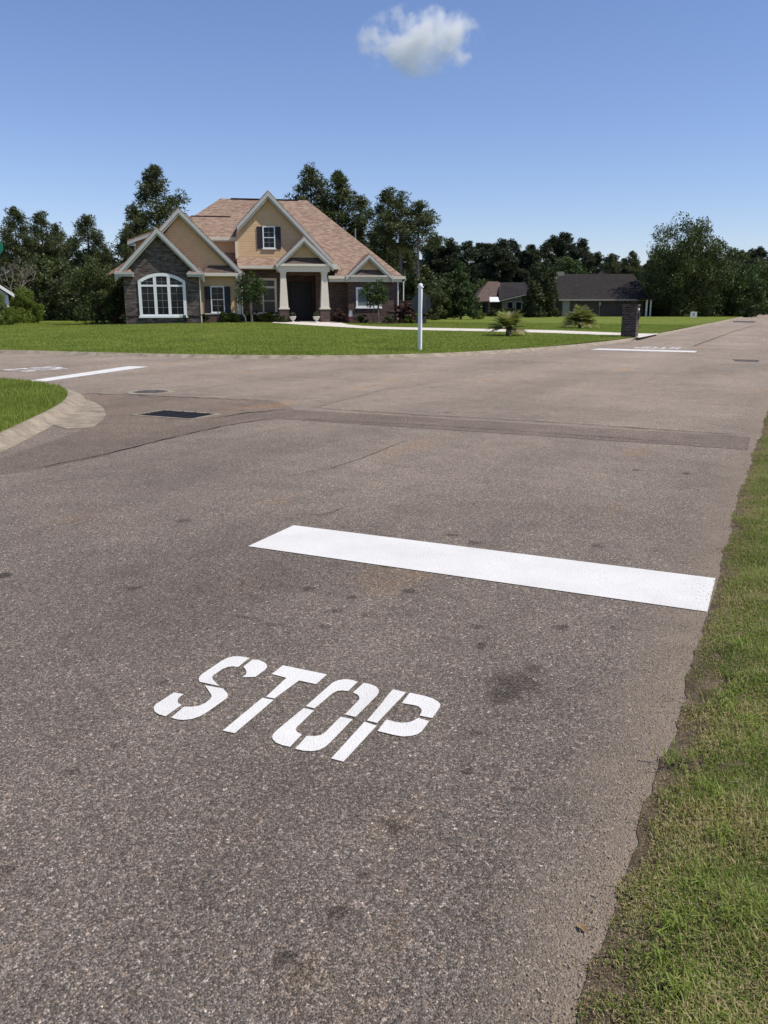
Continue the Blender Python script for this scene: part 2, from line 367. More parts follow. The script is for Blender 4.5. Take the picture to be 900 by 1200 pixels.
def in_drive(y): return 41.9<y<49.2
def kerb(poly,side,name,dip=None,wid=.55,low=False,k=1.):
    prof=[(0.,-.05),(0.,.006),(.05,.012),(.20,.035),(.34,.105),(.42,.13),(wid,.131),(wid+.2,.10)]
    prof=[(d*k,z*.78 if z>0 else z) for d,z in prof]
    lines=[]
    for d,z in prof: lines.append([(x,y,z if not dip or z<0 else z*dip(x,y)+(1-dip(x,y))*min(z,.004+.02*d)) for x,y in offset(poly,side*d)])
    V=[p for l in lines for p in l]; n=len(poly)
    Fc=[(a*n+i,a*n+i+1,(a+1)*n+i+1,(a+1)*n+i) for a in range(len(prof)-1) for i in range(n-1)]
    o=mesh_obj(name,V,Fc,M['concrete'],uv=False,smooth=True)
    bm=bmesh.new(); bm.from_mesh(o.data); bmesh.ops.recalc_face_normals(bm,faces=bm.faces); bm.to_mesh(o.data); bm.free()
    return tag(o,kind='structure')
kerb(NWc,1,'kerb',k=.50)
kerb(SWc,-1,'kerb',k=.52)
# joints in the kerbs nearby
def joints(poly,side,every,lo,hi):
    mb=MB(); acc=0
    for i in range(1,len(poly)):
        acc+=math.dist(poly[i-1],poly[i])
        if acc>every and math.hypot(*poly[i])<hi and math.hypot(*poly[i])>lo:
            acc=0; a=Vector((poly[i][0]-poly[i-1][0],poly[i][1]-poly[i-1][1],0)).normalized(); nrm=Vector((-a.y,a.x,0))*side
            p=Vector((poly[i][0],poly[i][1],0)); h=a*.004
            pr=[(0.,.007),(.031,.012),(.124,.030),(.21,.0845),(.26,.104),(.341,.1055)]
            for (d0,z0),(d1,z1) in zip(pr[:-1],pr[1:]):
                q0=p+nrm*d0;q1=p+nrm*d1
                mb.add([tuple(q0-h+Vector((0,0,z0))),tuple(q0+h+Vector((0,0,z0))),tuple(q1+h+Vector((0,0,z1))),tuple(q1-h+Vector((0,0,z1)))],[(0,1,2,3)])
    o=mb.build('kerb_joints',M['crack'],fix=False); tag(o,kind='structure')
joints(SWc,-1,3.1,3,16)

def strips(name,poly,dirv,ts,zf,mat):
    n=len(poly); V=[]
    for t in ts:
        xs=np.array([p[0]+dirv[0]*t for p in poly]); ys=np.array([p[1]+dirv[1]*t for p in poly]); zs=zf(xs,ys,t)
        V+=list(zip(xs,ys,zs))
    Fc=[(a*n+i,a*n+i+1,(a+1)*n+i+1,(a+1)*n+i) for a in range(len(ts)-1) for i in range(n-1)]
    o=mesh_obj(name,V,Fc,mat,uv=False,smooth=True)
    if sum(p.normal.z for p in o.data.polygons)<0: o.data.flip_normals()
    return tag(o,kind='structure')
q=.70710678
geo=[0.]+list(np.cumsum(np.geomspace(.3,8,45)))+[230,320,450]
NWi=offset(NWc,.26); SWi=offset(SWc,-.275)
strips('lawn',NWi,(-q,q),geo,lambda x,y,t: lawn_z(x,y)+(0 if t else 0.),M['lawn'])
strips('lawn',SWi,(-q,-q),geo,lambda x,y,t: .104+.02*np.sin(x*.7)*np.cos(y*.5)*min(1,t/2)+ .10*min(1,t/6.),M['lawn'])
def edge_x(y): 
    k_=1-.85*math.exp(-((y-4.85)/.6)**2)
    return -.255+.030*(1-k_)+k_*(.012*math.sin(y*2.3)+.009*math.sin(y*6.1+1)+.007*math.sin(y*17.)+.006*math.sin(y*41.)+.01*math.sin(y*.6))
ey=list(np.arange(-6,16,.06))+list(np.arange(16,60,.5))+list(np.arange(60,421,12))
EV=[(edge_x(y),y) for y in ey]
strips('verge',[(a,b) for a,b in EV],(1,0),[-.03,0,.03,.07,.12,.2,.3,.45,.7,1.1],
   lambda x,y,t: np.full_like(x,.004 if t<0 else .008+.037*min(1,t/.3))+ (0. if t<.02 else .010*np.sin(x*41+y*23)*np.sin(y*31)),M['soil'])

strips('verge',[(a,b) for a,b in EV],(1,0),[.62,1.1,1.8,3,6,15,40,120,400],lambda x,y,t: np.full_like(x,.062)+.02*np.sin(x*.9)*np.cos(y*.7)*(t>2),M['lawn'])
strips('verge',[(a,b) for a,b in EV if b>13],(1,0),[.10,.62],lambda x,y,t: np.full_like(x,.030+.028*(t>.3)),M['lawn'])
def flat(name,pts,z,mat,top=None):
    bm=bmesh.new(); f=bm.faces.new([bm.verts.new((p[0],p[1],z)) for p in pts]); f.normal_update()
    if f.normal.z<0: f.normal_flip()
    bmesh.ops.triangulate(bm,faces=[f]); me=bpy.data.meshes.new(name); bm.to_mesh(me); bm.free(); me.materials.append(mat)
    o=bpy.data.objects.new(name,me); COL.objects.link(o); return o

# -------- paint: stop bars
bar=flat('stop_bar',[(-3.21,4.49),(-.275,4.53),(-.285,5.15),(-3.225,5.10)],.0045,M['paint']); tag(bar,'wide fresh white stop line across the near lane above the large painted word','road marking','white stop lines on the road')
bar=flat('stop_bar',[(-14.82,12.85),(-14.38,12.98),(-15.38,17.35),(-16.0,17.3)],.0045,M['paint']); tag(bar,'white stop line on the side road at left beside the grass corner','road marking','white stop lines on the road')
bar=flat('stop_bar',[(-6.75,31.15),(-3.1,30.9),(-3.12,31.9),(-6.62,32.15)],.0045,M['paint']); tag(bar,'far white stop line on the right road near the brick pillar','road marking','white stop lines on the road')
# -------- STOP stencil: outlines surveyed on the pavement, in crops of the photograph
def crop(x0,y0,s): return lambda pts:[G(x0+a/s,y0+b/s) for a,b in pts]
A_=crop(170,760,6.); B_=crop(250,770,6.); C_=crop(310,790,6.); D_=crop(380,795,6.)
pieces=[
 ('S',A_([(60,430),(64,412),(78,396),(205,315),(272,327),(238,352),(229,372),(234,390),(258,403),(145,483),(100,470),(70,452)])),
 ('S',A_([(183,492),(275,415),(330,416),(380,408),(425,388),(456,362),(467,348),(466,330),(420,264),(548,287),(578,320),(583,340),(570,360),(440,452),(385,484),(330,502),(270,509),(220,504)])),
 ('S',A_([(384,240),(377,222),(382,205),(400,186),(530,98),(575,73),(620,61),(670,61),(735,72),(655,136),(618,131),(585,135),(545,150),(480,195),(471,208),(478,225),(522,270)])),
 ('S',A_([(690,133),(758,83),(800,86),(838,102),(856,118),(858,138),(842,158),(775,206),(682,208),(708,190),(714,170),(706,152)])),
 ('T',B_([(410,125),(490,64),(800,128),(722,197),(603,171),(430,298),(370,286),(514,152)])),
 ('T',B_([(66,524),(345,293),(425,308),(152,542)])),
 ('O',C_([(290,232),(440,100),(478,66),(520,48),(570,41),(620,48),(656,60),(588,126),(545,121),(510,125),(478,142),(352,248)])),
 ('O',C_([(697,68),(748,78),(785,94),(802,114),(803,135),(790,158),(640,308),(565,290),(655,197),(667,180),(664,162),(650,148),(622,136)])),
 ('O',C_([(275,245),(350,262),(228,378),(220,395),(228,412),(262,432),(180,518),(130,508),(80,488),(58,465),(54,445),(64,425),(90,398)])),
 ('O',C_([(298,440),(350,444),(395,436),(430,412),(535,306),(620,324),(460,490),(425,520),(385,540),(335,549),(270,545),(215,532)])),
 ('P',D_([(484,83),(576,104),(372,320),(300,303),(405,180),(445,125)])),
 ('P',D_([(283,311),(368,340),(135,593),(48,570)])),
 ('P',D_([(600,107),(700,128),(760,146),(800,170),(817,188),(812,210),(760,286),(670,268),(684,240),(682,222),(665,205),(640,196),(545,180)])),
 ('P',D_([(437,295),(500,313),(550,319),(595,315),(630,302),(660,284),(738,308),(685,380),(650,402),(600,413),(550,415),(490,405),(374,376)])),
]
st=empty('stop_lettering',(-1.7,2.65,0),0,'large white stencilled word STOP painted on the near lane','road marking','painted stop words')
for k,ps in pieces:
    o=flat('letter_'+k.lower(),[(x+1.7,y-2.65) for x,y in ps],.0045,M['paint']); o.parent=st
cx0=[(x,y) for k,ps in pieces for x,y in ps]
def stop_far(ox,oy,dx,dy,sx,sy,label,mat):
    e=empty('stop_lettering',(ox,oy,0),0,label,'road marking','painted stop words')
    for k,ps in pieces:
        pp=[]
        for x,y in ps:
            a=(x+1.7)*sx; b=(y-2.65)*sy; pp.append((a*dx[0]+b*dy[0],a*dx[1]+b*dy[1]))
        o=flat('letter_'+k.lower(),pp,.0045,mat); o.parent=e
stop_far(-17.6,15.4,(-.17,.985),(-.985,-.17),1.3,1.0,'worn white painted word behind the left stop line on the side road',M['worn_paint']) if False else None
stop_far(-17.35,15.5,(.16,.98),(-.98,.16),1.3,1.8,'small worn white painted word behind the stop line on the side road at left',M['worn_paint'])
stop_far(-4.7,33.6,(-1,0),(0,-1),1.5,2.2,'small distant painted word just beyond the far stop line on the right road',M['paint'])

# -------- trench patch and old apron, cracks
flat_s=lambda n,p,z,m: tag(flat(n,p,z,m),kind='structure')
def jag(p,q,n,a): 
    return [(p[0]+(q[0]-p[0])*i/n+random.uniform(-a,a)*.3,p[1]+(q[1]-p[1])*i/n+random.uniform(-a,a)) for i in range(n+1)]
flat_s('trench_patch',jag((-7.3,10.10),(-.36,10.20),40,.02)+jag((-.38,11.22),(-7.2,11.14),40,.015),.003,M['patch_asphalt'])
patch=[G(*p) for p in [(95,461),(150,463.5),(200,465.5),(262,468),(325,470.5),(345,479),(325,491),(285,495.5),(255,501),(225,507),(190,516),(150,526),(115,536),(70,545),(25,553),(2,556),(-20,560),(-20,542),(0,537.5),(40,524),(86,508),(108,497),(124,487),(121,478),(110,472),(98,466)]]
m_=flat_s('old_apron',patch,.002,M['apron_asphalt'])
def ribbon(mb,pts,wd,z=.0085,jit=.5):
    P=[]
    for (x,y),(x2,y2) in zip(pts[:-1],pts[1:]):
        n=max(2,int(math.dist((x,y),(x2,y2))/.12))
        P+= [(x+(x2-x)*i/n,y+(y2-y)*i/n) for i in range(n)]
    P.append(pts[-1]); P=[(x+random.gauss(0,wd*jit),y+random.gauss(0,wd*jit)) for x,y in P]
    V=[]
    for i,p in enumerate(P):
        a=P[max(i-1,0)]; b=P[min(i+1,len(P)-1)]; tx,ty=b[0]-a[0],b[1]-a[1]; l=math.hypot(tx,ty) or 1
        e=min(i,len(P)-1-i); w_=wd*(.25+.75*min(1,e/4))*random.uniform(.4,1.2)/2
        V+=[(p[0]-ty/l*w_,p[1]+tx/l*w_,z),(p[0]+ty/l*w_,p[1]-tx/l*w_,z)]
    mb.add(V,[(2*i,2*i+1,2*i+3,2*i+2) for i in range(len(P)-1)])
ck=MB()
GG=lambda *a:[G(*p) for p in a]
ribbon(ck,GG((100,461),(210,465.5),(325,470.5)),.05)
ribbon(ck,GG((350,477),(480,486),(640,495),(760,503),(880,511)),.028)
ribbon(ck,GG((345,491),(480,497.5),(600,505),(740,515),(800,519)),.016)
ribbon(ck,GG((240,492),(290,484),(345,479)),.04)
ribbon(ck,GG((30,551),(120,534),(200,513.5),(260,500),(320,490)),.022)
ribbon(ck,GG((358,480),(400,470),(450,457),(500,450),(560,441)),.012)
ribbon(ck,GG((370,605),(392,600),(408,594)),.018); ribbon(ck,GG((330,612),(352,603),(370,604)),.007)
ribbon(ck,GG((320,561),(390,549),(430,535),(478,516)),.010)
ribbon(ck,GG((240,720),(275,722),(300,727),(330,735)),.006)
ribbon(ck,GG((812,406),(850,392),(885,381)),.05)
ck=ck.build('pavement_cracks',M['crack'],fix=False); tag(ck,kind='structure')
flat_s('pavement_patch',GG((858,421),(890,422),(888,424.5),(862,423.5)),.003,M['tar'])
flat_s('pavement_patch',GG((858,376),(886,376.3),(884,378.2),(860,377.6)),.003,M['tar'])
# concrete inlet apron at the left corner kerb
flat_s('inlet_apron',GG((98,467),(112,472),(121,478),(124.5,486),(120,493),(110,500),(97,502),(80,503),(60,498),(80,480)),.005,M['concrete'])

# storm grate
gc=G(207,486); ge=empty('storm_grate',(gc[0],gc[1],0),0,'black iron storm drain grate with a pale concrete rim in the road','drain grate')
mb=MB(); w0,w1=.56,.36
for a,b,c,d in ((-w0,w0,-w1,-w1+.06),(-w0,w0,w1-.06,w1),(-w0,-w0+.06,-w1+.06,w1-.06),(w0-.06,w0,-w1+.06,w1-.06)): mb.box(a,b,c,d,-.05,.008)
mb.build('concrete_rim',M['concrete'],ge)
MB().box(-w0+.06,w0-.06,-w1+.06,w1-.06,-.03,.0045).build('pit',M['blackish'],ge)
mb=MB()
for i in range(4):
    x=-.36+i*.24; mb.box(x-.012,x+.012,-w1+.06,w1-.06,.005,.014)
for i in range(7):
    y=-.26+i*.087; mb.box(-w0+.06,w0-.06,y-.012,y+.012,.005,.010)
mb.build('grate_bars',M['rust_iron'],ge)
mc=G(176,459.5); me_=empty('manhole_cover',(mc[0],mc[1],0),0,'round iron manhole cover set in the road behind the storm grate','manhole cover')
mb=MB(); mb.lathe(0,0,[(.46,-.05),(.46,.008),(.33,.010),(.33,-.05)],28); mb.build('concrete_collar',M['concrete'],me_)
mb=MB(); mb.lathe(0,0,[(.325,-.05),(.325,.012),(.29,.012),(.285,.006),(.0,.006)],28)
for i in range(-3,4):
    h=math.sqrt(.27**2-(i*.075)**2); mb.box(-h,h,i*.075-.012,i*.075+.012,.005,.011)
plain('worn_iron',(.15,.135,.11),.8,.3,var=.5,sc_=15); mb.build('lid',M['worn_iron'],me_)

# -------- driveway (on the lawn surface)
def Gl(u,v):
    z=.2
    for _ in range(8):
        x,y=G(u,v,z); z=float(lawn_z(np.array([x]),np.array([y]))[0])
    return x,y,z
near=[(749,396.2),(745,395.2),(728,393.2),(700,392.7),(650,390.8),(600,389.4),(550,388.4),(500,387.3),(470,386.6),(440,385.8),(415,384.6),(395,383.3),(370,381.8),(340,380.0),(318,378.4)]
farp=[(772,391.4),(762,391.3),(742,391.0),(700,389.3),(650,387.4),(600,386.2),(550,385.4),(500,384.4),(470,383.8),(445,383.1),(425,382.2),(408,380.6),(400,378.6),(360,377.2),(325,377.0)]
V=[];Fc=[]; nn=6; K=[]
for a,b in zip(near,farp): K.append((a,b))
KK=[]
for i in range(len(K)-1):
    for j in range(5):
        t=j/5; KK.append(tuple(tuple(K[i][s][c]*(1-t)+K[i+1][s][c]*t for c in (0,1)) for s in (0,1)))
KK.append(K[-1])
for i,(a,b) in enumerate(KK):
    ax,ay,_=Gl(*a); bx,by,_=Gl(*b)
    for j in range(nn+1):
        t=j/nn; x=ax*(1-t)+bx*t; y=ay*(1-t)+by*t; z=float(lawn_z(np.array([x]),np.array([y]))[0])+.02
        V.append((x,y,z))
Fc=[(i*(nn+1)+j,(i+1)*(nn+1)+j,(i+1)*(nn+1)+j+1,i*(nn+1)+j+1) for i in range(len(KK)-1) for j in range(nn)]
dr=mesh_obj('driveway',V,Fc,M['drive'],uv=False,smooth=True); tag(dr,kind='structure')
if sum(p.normal.z for p in dr.data.polygons)<0: dr.data.flip_normals()
DRV=np.array([v[:2] for v in V])
# apron joining driveway and kerb
a=Gl(748,397.3); b=Gl(772,391.4)
ap=mesh_obj('driveway_apron',[(a[0]-.3,a[1]-.1,.130),(-6.83,41.75,.1085),(-6.73,49.2,.1085),(b[0]-.3,b[1]+.2,.130)],[(0,1,2,3)],M['drive'],uv=False); tag(ap,kind='structure')
ap.data.flip_normals() if ap.data.polygons[0].normal.z<0 else None

# ------------------------------------------------------------------ grass blades
def blades(name,xy,z,length,width,mat,tint,lean=.5,seg=2):
    n=len(xy); az=rng.uniform(0,2*np.pi,n); ln=length*rng.uniform(.5,1.25,n); le=np.abs(rng.normal(0,lean,n))
    d=np.stack([np.cos(az),np.sin(az)],1); s=np.stack([-d[:,1],d[:,0]],1); w_=(width*rng.uniform(.6,1.3,n))[:,None]
    base=np.concatenate([xy,z[:,None]],1); up=np.array([0,0,1.])
    def pt(t,curl): 
        h=ln*t*np.cos(le*curl*t); o=ln*t*np.sin(np.minimum(le*curl*t,1.5)); p=base.copy(); p[:,:2]+=d*o[:,None]; p[:,2]+=h; return p
    s3=np.concatenate([s*w_/2,np.zeros((n,1))],1)
    if seg==1:
        tri=np.stack([base-s3,base+s3,pt(1,1.)],1).reshape(-1,3); me=np_mesh(name,tri,3,mat,tint)
    else:
        m1=pt(.55,1.); tp=pt(1.,1.6)
        t1=np.stack([base-s3,base+s3,m1+s3*.8,],1); t2=np.stack([base-s3,m1+s3*.8,m1-s3*.8],1); t3=np.stack([m1-s3*.8,m1+s3*.8,tp],1)
        tri=np.stack([t1,t2,t3],1).reshape(-1,3); me=np_mesh(name,tri,3,mat,np.repeat(tint,3))
    o=bpy.data.objects.new(name,me); COL.objects.link(o); return o
def nz(x,y,s,o=0.):
    return np.array([mnoise.noise((a*s+o,b*s,o)) for a,b in zip(x,y)])
def vergefield(n,x0,x1,y0,y1,length,width,dry,name,mat,pw=1.6):
    y=y0+(y1-y0)*rng.uniform(0,1,n)**pw; x=x0+(x1-x0)*rng.uniform(0,1,n)
    e=np.array([edge_x(t) for t in y]); dx=x-e
    dens=nz(x,y,3.2,1.)*.6+nz(x,y,9,4.)*.5
    keep=rng.uniform(0,1,n)<(np.clip(.25+dx*4.5+dens*1.1,0.03,1) if not dry else np.clip(.55+dens*1.2+np.minimum(dx,.1)*3,.1,1))
    keep&=(dx>-.03)|((dx>-.14)&(rng.uniform(0,1,n)<.10) if dry else (dx>-.03))
    x,y,dx,dens=x[keep],y[keep],dx[keep],dens[keep]
    k=np.clip(dx/.3,0,1); z=np.where(dx<0,.004,.012+.030*k)
    if dry: t=rng.uniform(0,1,len(x))
    else:
        t=np.clip(rng.uniform(.05,.7,len(x))+.55*nz(x,y,4.5,12.)+.25*nz(x,y,14.,2.),0,.78); pd=np.clip(.36-dx*.5+nz(x,y,2.6,9.)*.8,.06,.85); t=np.where(rng.uniform(0,1,len(x))<pd,rng.uniform(.86,1,len(x)),t)
    L_=length*(0.45+.75*k)*np.clip(1+.9*nz(x,y,4.,3.),.4,2.)
    o=blades(name,np.stack([x,y],1),z,L_,width,mat,t,lean=.85 if not dry else 1.25)
    return tag(o,kind='stuff')
o=vergefield(300000,-.33,.42,1.0,14,.036,.0036,False,'verge_grass',M['grass_blades'],1.5); o['label']='rough mixed green and straw grass along the right road edge'; o['category']='grass'
o=vergefield(220000,-.43,.42,1.0,14,.034,.0026,True,'dry_thatch',M['dry_blades'],1.5); o['label']='dry brown thatch lying under the grass at the right road edge'; o['category']='grass'
o=vergefield(60000,.4,3.5,.5,16,.060,.007,False,'verge_grass',M['grass_blades'],1.3); o['label']='taller green grass further from the right road edge'; o['category']='grass'
o=vergefield(50000,-.3,1.5,13,60,.06,.02,False,'verge_grass',M['grass_blades'],1.5); o['label']='grass of the right road edge in the distance'; o['category']='grass'
# coarse tufts that stand out from the turf
tx=[];ty=[]
for (u,v) in [(795,893),(775,1128),(790,1090),(885,855),(855,985),(800,1180),(830,930),(880,1080),(870,760),(845,830),(820,1040),(895,950)]:
    x,y=G(u,v,.03); k=34; tx+=list(rng.normal(x,.030,k)); ty+=list(rng.normal(y,.030,k))
o=blades('grass_tufts',np.stack([tx,ty],1),np.full(len(tx),.03),.080,.0048,M['grass_blades'],rng.uniform(.3,.78,len(tx)),lean=.8); tag(o,'coarse bright tufts standing out of the right verge','grass',kind='stuff')

n=2600; y=1.2+11*rng.uniform(0,1,n)**1.5; x=np.array([edge_x(t) for t in y])-np.abs(rng.normal(0,.16,n)); V=[];Fq=[]
for a_,b_ in zip(x,y):
    r0=random.uniform(.0015,.0042); c0=len(V); ph=random.random()*6
    for k in range(5): t=ph+k*1.2566; V.append((a_+math.cos(t)*r0*random.uniform(.7,1.3),b_+math.sin(t)*r0*random.uniform(.7,1.3),.002))
    for k in range(5): t=ph+k*1.2566+.4; V.append((a_+math.cos(t)*r0*.6,b_+math.sin(t)*r0*.6,.002+r0*.9))
    Fq+=[(c0+5,c0+6,c0+7,c0+8,c0+9)]+[(c0+k,c0+(k+1)%5,c0+5+(k+1)%5,c0+5+k) for k in range(5)]
plain('grit',(.36,.30,.22),.9,.1,var=.6,sc_=60)
o=mesh_obj('road_grit',V,Fq,M['grit'],uv=False); tag(o,'sandy grit and crumbs scattered along the right road edge','grit',kind='stuff')
V=[];Fq=[]
for _ in range(26):
    y=1.3+9*random.random()**1.4; x=edge_x(y)+random.uniform(-.12,.30); a=random.random()*6.28; l=random.uniform(.008,.022); h=.012 if x<edge_x(y) else .055; c0=len(V)
    dx,dy=math.cos(a)*l,math.sin(a)*l
    V+=[(x-dx,y-dy,h-.006),(x+dy*.4,y-dx*.4,h),(x+dx,y+dy,h-.004),(x-dy*.4,y+dx*.4,h+.003)]; Fq.append((c0,c0+1,c0+2,c0+3))
plain('dead_leaf',(.30,.19,.09),.8,.2,var=.6,sc_=30)
o=mesh_obj('leaf_litter',V,Fq,M['dead_leaf'],uv=False); tag(o,'dead brown leaves scattered over the right verge','litter',kind='stuff')
def inside(poly,side,x,y):
    P_=np.array(poly); 
    out=np.zeros(len(x),bool); D_=np.full(len(x),1e9)
    a=P_[:-1]; b=P_[1:]
    for (p,q2) in zip(a,b):
        d=q2-p; l2=(d**2).sum(); t=np.clip(((x-p[0])*d[0]+(y-p[1])*d[1])/l2,0,1); ex=x-(p[0]+t*d[0]); ey_=y-(p[1]+t*d[1]); dd=ex**2+ey_**2
        s=(d[0]*(y-p[1])-d[1]*(x-p[0]))*side>0; m_=dd<D_; out[m_]=s[m_]; D_[m_]=dd[m_]
    return out,np.sqrt(D_)
n=260000; y=rng.uniform(2,12.6,n); x=rng.uniform(-19,-7,n); ins,dd=inside(SWi,-1,x,y); keep=ins&(x>-19); x,y,dd=x[keep],y[keep],dd[keep]
keep=np.hypot(x,y)<21; x,y,dd=x[keep],y[keep],dd[keep]
zz=.108+.10*np.clip(dd/6*.7,0,1)*1.0
o=blades('corner_grass',np.stack([x,y],1),zz,.055*(1+.3*nz(x,y,2.,2.)),.009,M['lawn_blades'],np.clip(rng.normal(.5,.25,len(x))+.25*nz(x,y,1.2,5.),0,1),seg=1,lean=.5); tag(o,'short bright mown grass on the rounded corner at left','grass',kind='stuff')
n=420000; f=22+45*rng.uniform(0,1,n)**1.25; r=rng.uniform(-.52,.42,n)*f; x=r*CT-f*ST; y=r*ST+f*CT
keep=(y>18)&(x<-6); x,y,f=x[keep],y[keep],f[keep]
ins,dd=inside([p for p in NWi if p[0]>-61 and p[1]<95],1,x,y); keep=ins; x,y,f=x[keep],y[keep],f[keep]
# keep the driveway clear
cell=set((round(a*2),round(b*2)) for a,b in DRV) 
dr_ok=np.array([ (round(a*2),round(b*2)) not in cell for a,b in zip(x,y)])
from mathutils.kdtree import KDTree
kd=KDTree(len(DRV)); [kd.insert((a,b,0),i) for i,(a,b) in enumerate(DRV)]; kd.balance()
poly=[tuple(DRV[i*(nn+1)]) for i in range(len(KK))]; poly2=[tuple(DRV[i*(nn+1)+nn]) for i in range(len(KK))]
i1,_=inside(poly,-1,x,y); i2,_=inside(poly2,-1,x,y)
on=(i1!=i2)&(x>-34)
x,y,f=x[~on],y[~on],f[~on]
o=blades('lawn_grass',np.stack([x,y],1),lawn_z(x,y),.062*(1+.45*nz(x,y,.5,2.)),.020,M['lawn_blades'],np.clip(rng.normal(.5,.22,len(x))+.5*nz(x,y,.3,5.)+.3*nz(x,y,1.7,8.),0,1),seg=1,lean=.6); tag(o,'mown green grass of the wide lawn in front of the tan house','grass',kind='stuff')

# ------------------------------------------------------------------ plants
def rand_dir(n):
    v=rng.normal(size=(n,3)); return v/np.linalg.norm(v,axis=1)[:,None]
def leaves(centers,rad,n_each,size,flat=1.,quad=True,spiky=False):
    """leaf-sized faces around clump centres"""
    C_=np.repeat(centers,n_each,0); Rr=np.repeat(rad,n_each); n=len(C_)
    d=rand_dir(n); off=d*(Rr*rng.uniform(.35,1.05,n)**.6)[:,None]; off[:,2]*=flat
    p=C_+off; a=rand_dir(n) if not spiky else d*.8+rand_dir(n)*.5; b=np.cross(a,rand_dir(n)); a/=np.linalg.norm(a,axis=1)[:,None]; b/=np.linalg.norm(b,axis=1)[:,None]+1e-9
    s=(size*rng.uniform(.55,1.35,n))[:,None]
    if quad: co=np.stack([p-a*s,p+b*s*.5,p+a*s,p-b*s*.5],1).reshape(-1,3); k=4
    else: co=np.stack([p-b*s*.28,p+b*s*.28,p+a*s*1.6],1).reshape(-1,3); k=3
    up=off[:,2]/(Rr+1e-6)
    ct=np.repeat(rng.uniform(0,1,len(centers)),n_each)
    tint=np.clip(.42*ct+.5*rng.uniform(0,1,n)+.0*up,0,1)
    return co,k,tint
def limb(mb,p,q,r0,r1,bend=.12,k=5,seg=3):
    p=Vector(p);q=Vector(q); L_=(q-p).length; m_=[p]
    for i in range(1,seg): m_.append(p.lerp(q,i/seg)+Vector((random.gauss(0,1),random.gauss(0,1),random.gauss(0,.5)))*L_*bend*.5)
    m_.append(q); mb.tube(m_,[r0+(r1-r0)*i/seg for i in range(seg+1)],k,cap=False); return m_
PROTO={}
def pine(key,h=18,crown0=.42,width=3.,nb=46,dens=30,mat='pine_needles',bark='bark',sparse=0.,leaf=.22):
    mb=MB(); tr=[(0,0,-.3)]; x=y=0
    for i in range(1,9): x+=random.gauss(0,.012*h/3); y+=random.gauss(0,.012*h/3); tr.append((x,y,h*i/8*.97))
    mb.tube(tr,[.017*h*(1-.86*i/8) for i in range(9)],7)
    def at(z):
        t=z/(h*.97)*8; i=min(7,int(t)); a=Vector(tr[i]); b=Vector(tr[i+1]); return a.lerp(b,t-i)
    cs=[];rs=[]
    for i in range(nb):
        t=(i+random.random())/nb; z=h*(crown0+(1-crown0)*t)*.97; prof=(.62+.62*math.sin(math.pi*min(1,(t*.9+.1))))*(1-.80*t**1.9)
        if t<.12 and random.random()<.4: continue
        ln=width*prof*random.uniform(.55,1.2); az=random.uniform(0,6.283)+i*2.4
        p=at(min(z,h*.96)); q=p+Vector((math.cos(az)*ln,math.sin(az)*ln,ln*random.uniform(.0,.65)))
        pts=limb(mb,p,q,.02+.05*(1-t)*h/18,.012,.15,4)
        if random.random()<sparse: continue
        nc=max(2,int(2+ln*1.15))
        for j in range(nc):
            s=1-.62*j/nc*random.uniform(.7,1.1); c=p.lerp(q,max(.25,s))+Vector([random.gauss(0,.24) for _ in range(3)])
            cs.append(tuple(c)); rs.append(random.uniform(.36,.78)*(.75+.25*h/18))
    for j in range(5): cs.append(tuple(at(h*.95)+Vector((random.gauss(0,.18),random.gauss(0,.18),random.uniform(-.9,.8))))); rs.append(.34)
    co,k,t=leaves(np.array(cs),np.array(rs),dens,leaf,.72,quad=False,spiky=True)
    me=np_mesh('crown',co,k,M[mat],t)
    tm=mb.build('trunk',M[bark],fix=False); tme=tm.data; bpy.data.objects.remove(tm)
    PROTO[key]=(me,tme,h)
def broad(key,h=8,w=6,base=.18,n=70,dens=90,mat='oak_leaves',bark='bark',leaf=.16,trunkh=None,multi=1,conic=0.,gap=.0,d=None):
    mb=MB(); d=d or w; th=trunkh or h*base*1.3; cs=[];rs=[]
    stems=[(random.gauss(0,.12*(multi>1)),random.gauss(0,.12*(multi>1))) for _ in range(multi)]
    tops=[]
    for sx,sy in stems:
        tp=Vector((sx*2.5,sy*2.5,th)); limb(mb,(sx,sy,-.3),tp,.026*h/math.sqrt(multi),.018*h/math.sqrt(multi),.05,7); tops.append(tp)
    z0=h*base
    ph=random.uniform(0,9)
    for i in range(n):
        for _ in range(30):
            u=random.uniform(-1,1);v=random.uniform(-1,1);t=random.uniform(0,1)
            pr=math.sqrt(max(0,1-((t-.42)/.60)**2)) if not conic else (1-t)**.75*(1-.2*(1-t)**6)+.05
            an=math.atan2(v,u); lob=1+.16*math.sin(3*an+ph+4*t)+.10*math.sin(5*an+2*ph)
            rr=math.hypot(u,v)
            if rr<pr*lob and rr>pr*.35*random.random(): break
        c=Vector((u*w/2,v*d/2,z0+t*(h-z0))); cs.append(tuple(c)); rs.append(random.uniform(.5,1.)*.16*(w+h)/2*(1 if not conic else .75))
        if i%2==0:
            tp=random.choice(tops); limb(mb,tuple(tp+Vector((0,0,random.uniform(-.1,.5)*h*.3))) if c.z>tp.z else tuple(tp),tuple(c),.009*h,.01,.12,4)
    if gap: pass
    co,k,t=leaves(np.array(cs),np.array(rs),dens,leaf,.8)
    me=np_mesh('crown',co,k,M[mat],t); tm=mb.build('trunk',M[bark],fix=False); tme=tm.data; bpy.data.objects.remove(tm)
    PROTO[key]=(me,tme,h)
for i in range(4): pine('pine%d'%i,18,random.uniform(.3,.45),random.uniform(2.9,3.6),random.randint(60,72),56)
pine('thin0',17,.52,2.6,38,46,bark='pale_bark'); pine('thin1',17,.58,2.3,34,46,bark='pale_bark')
pine('fullpine',18,.12,3.6,70,60)
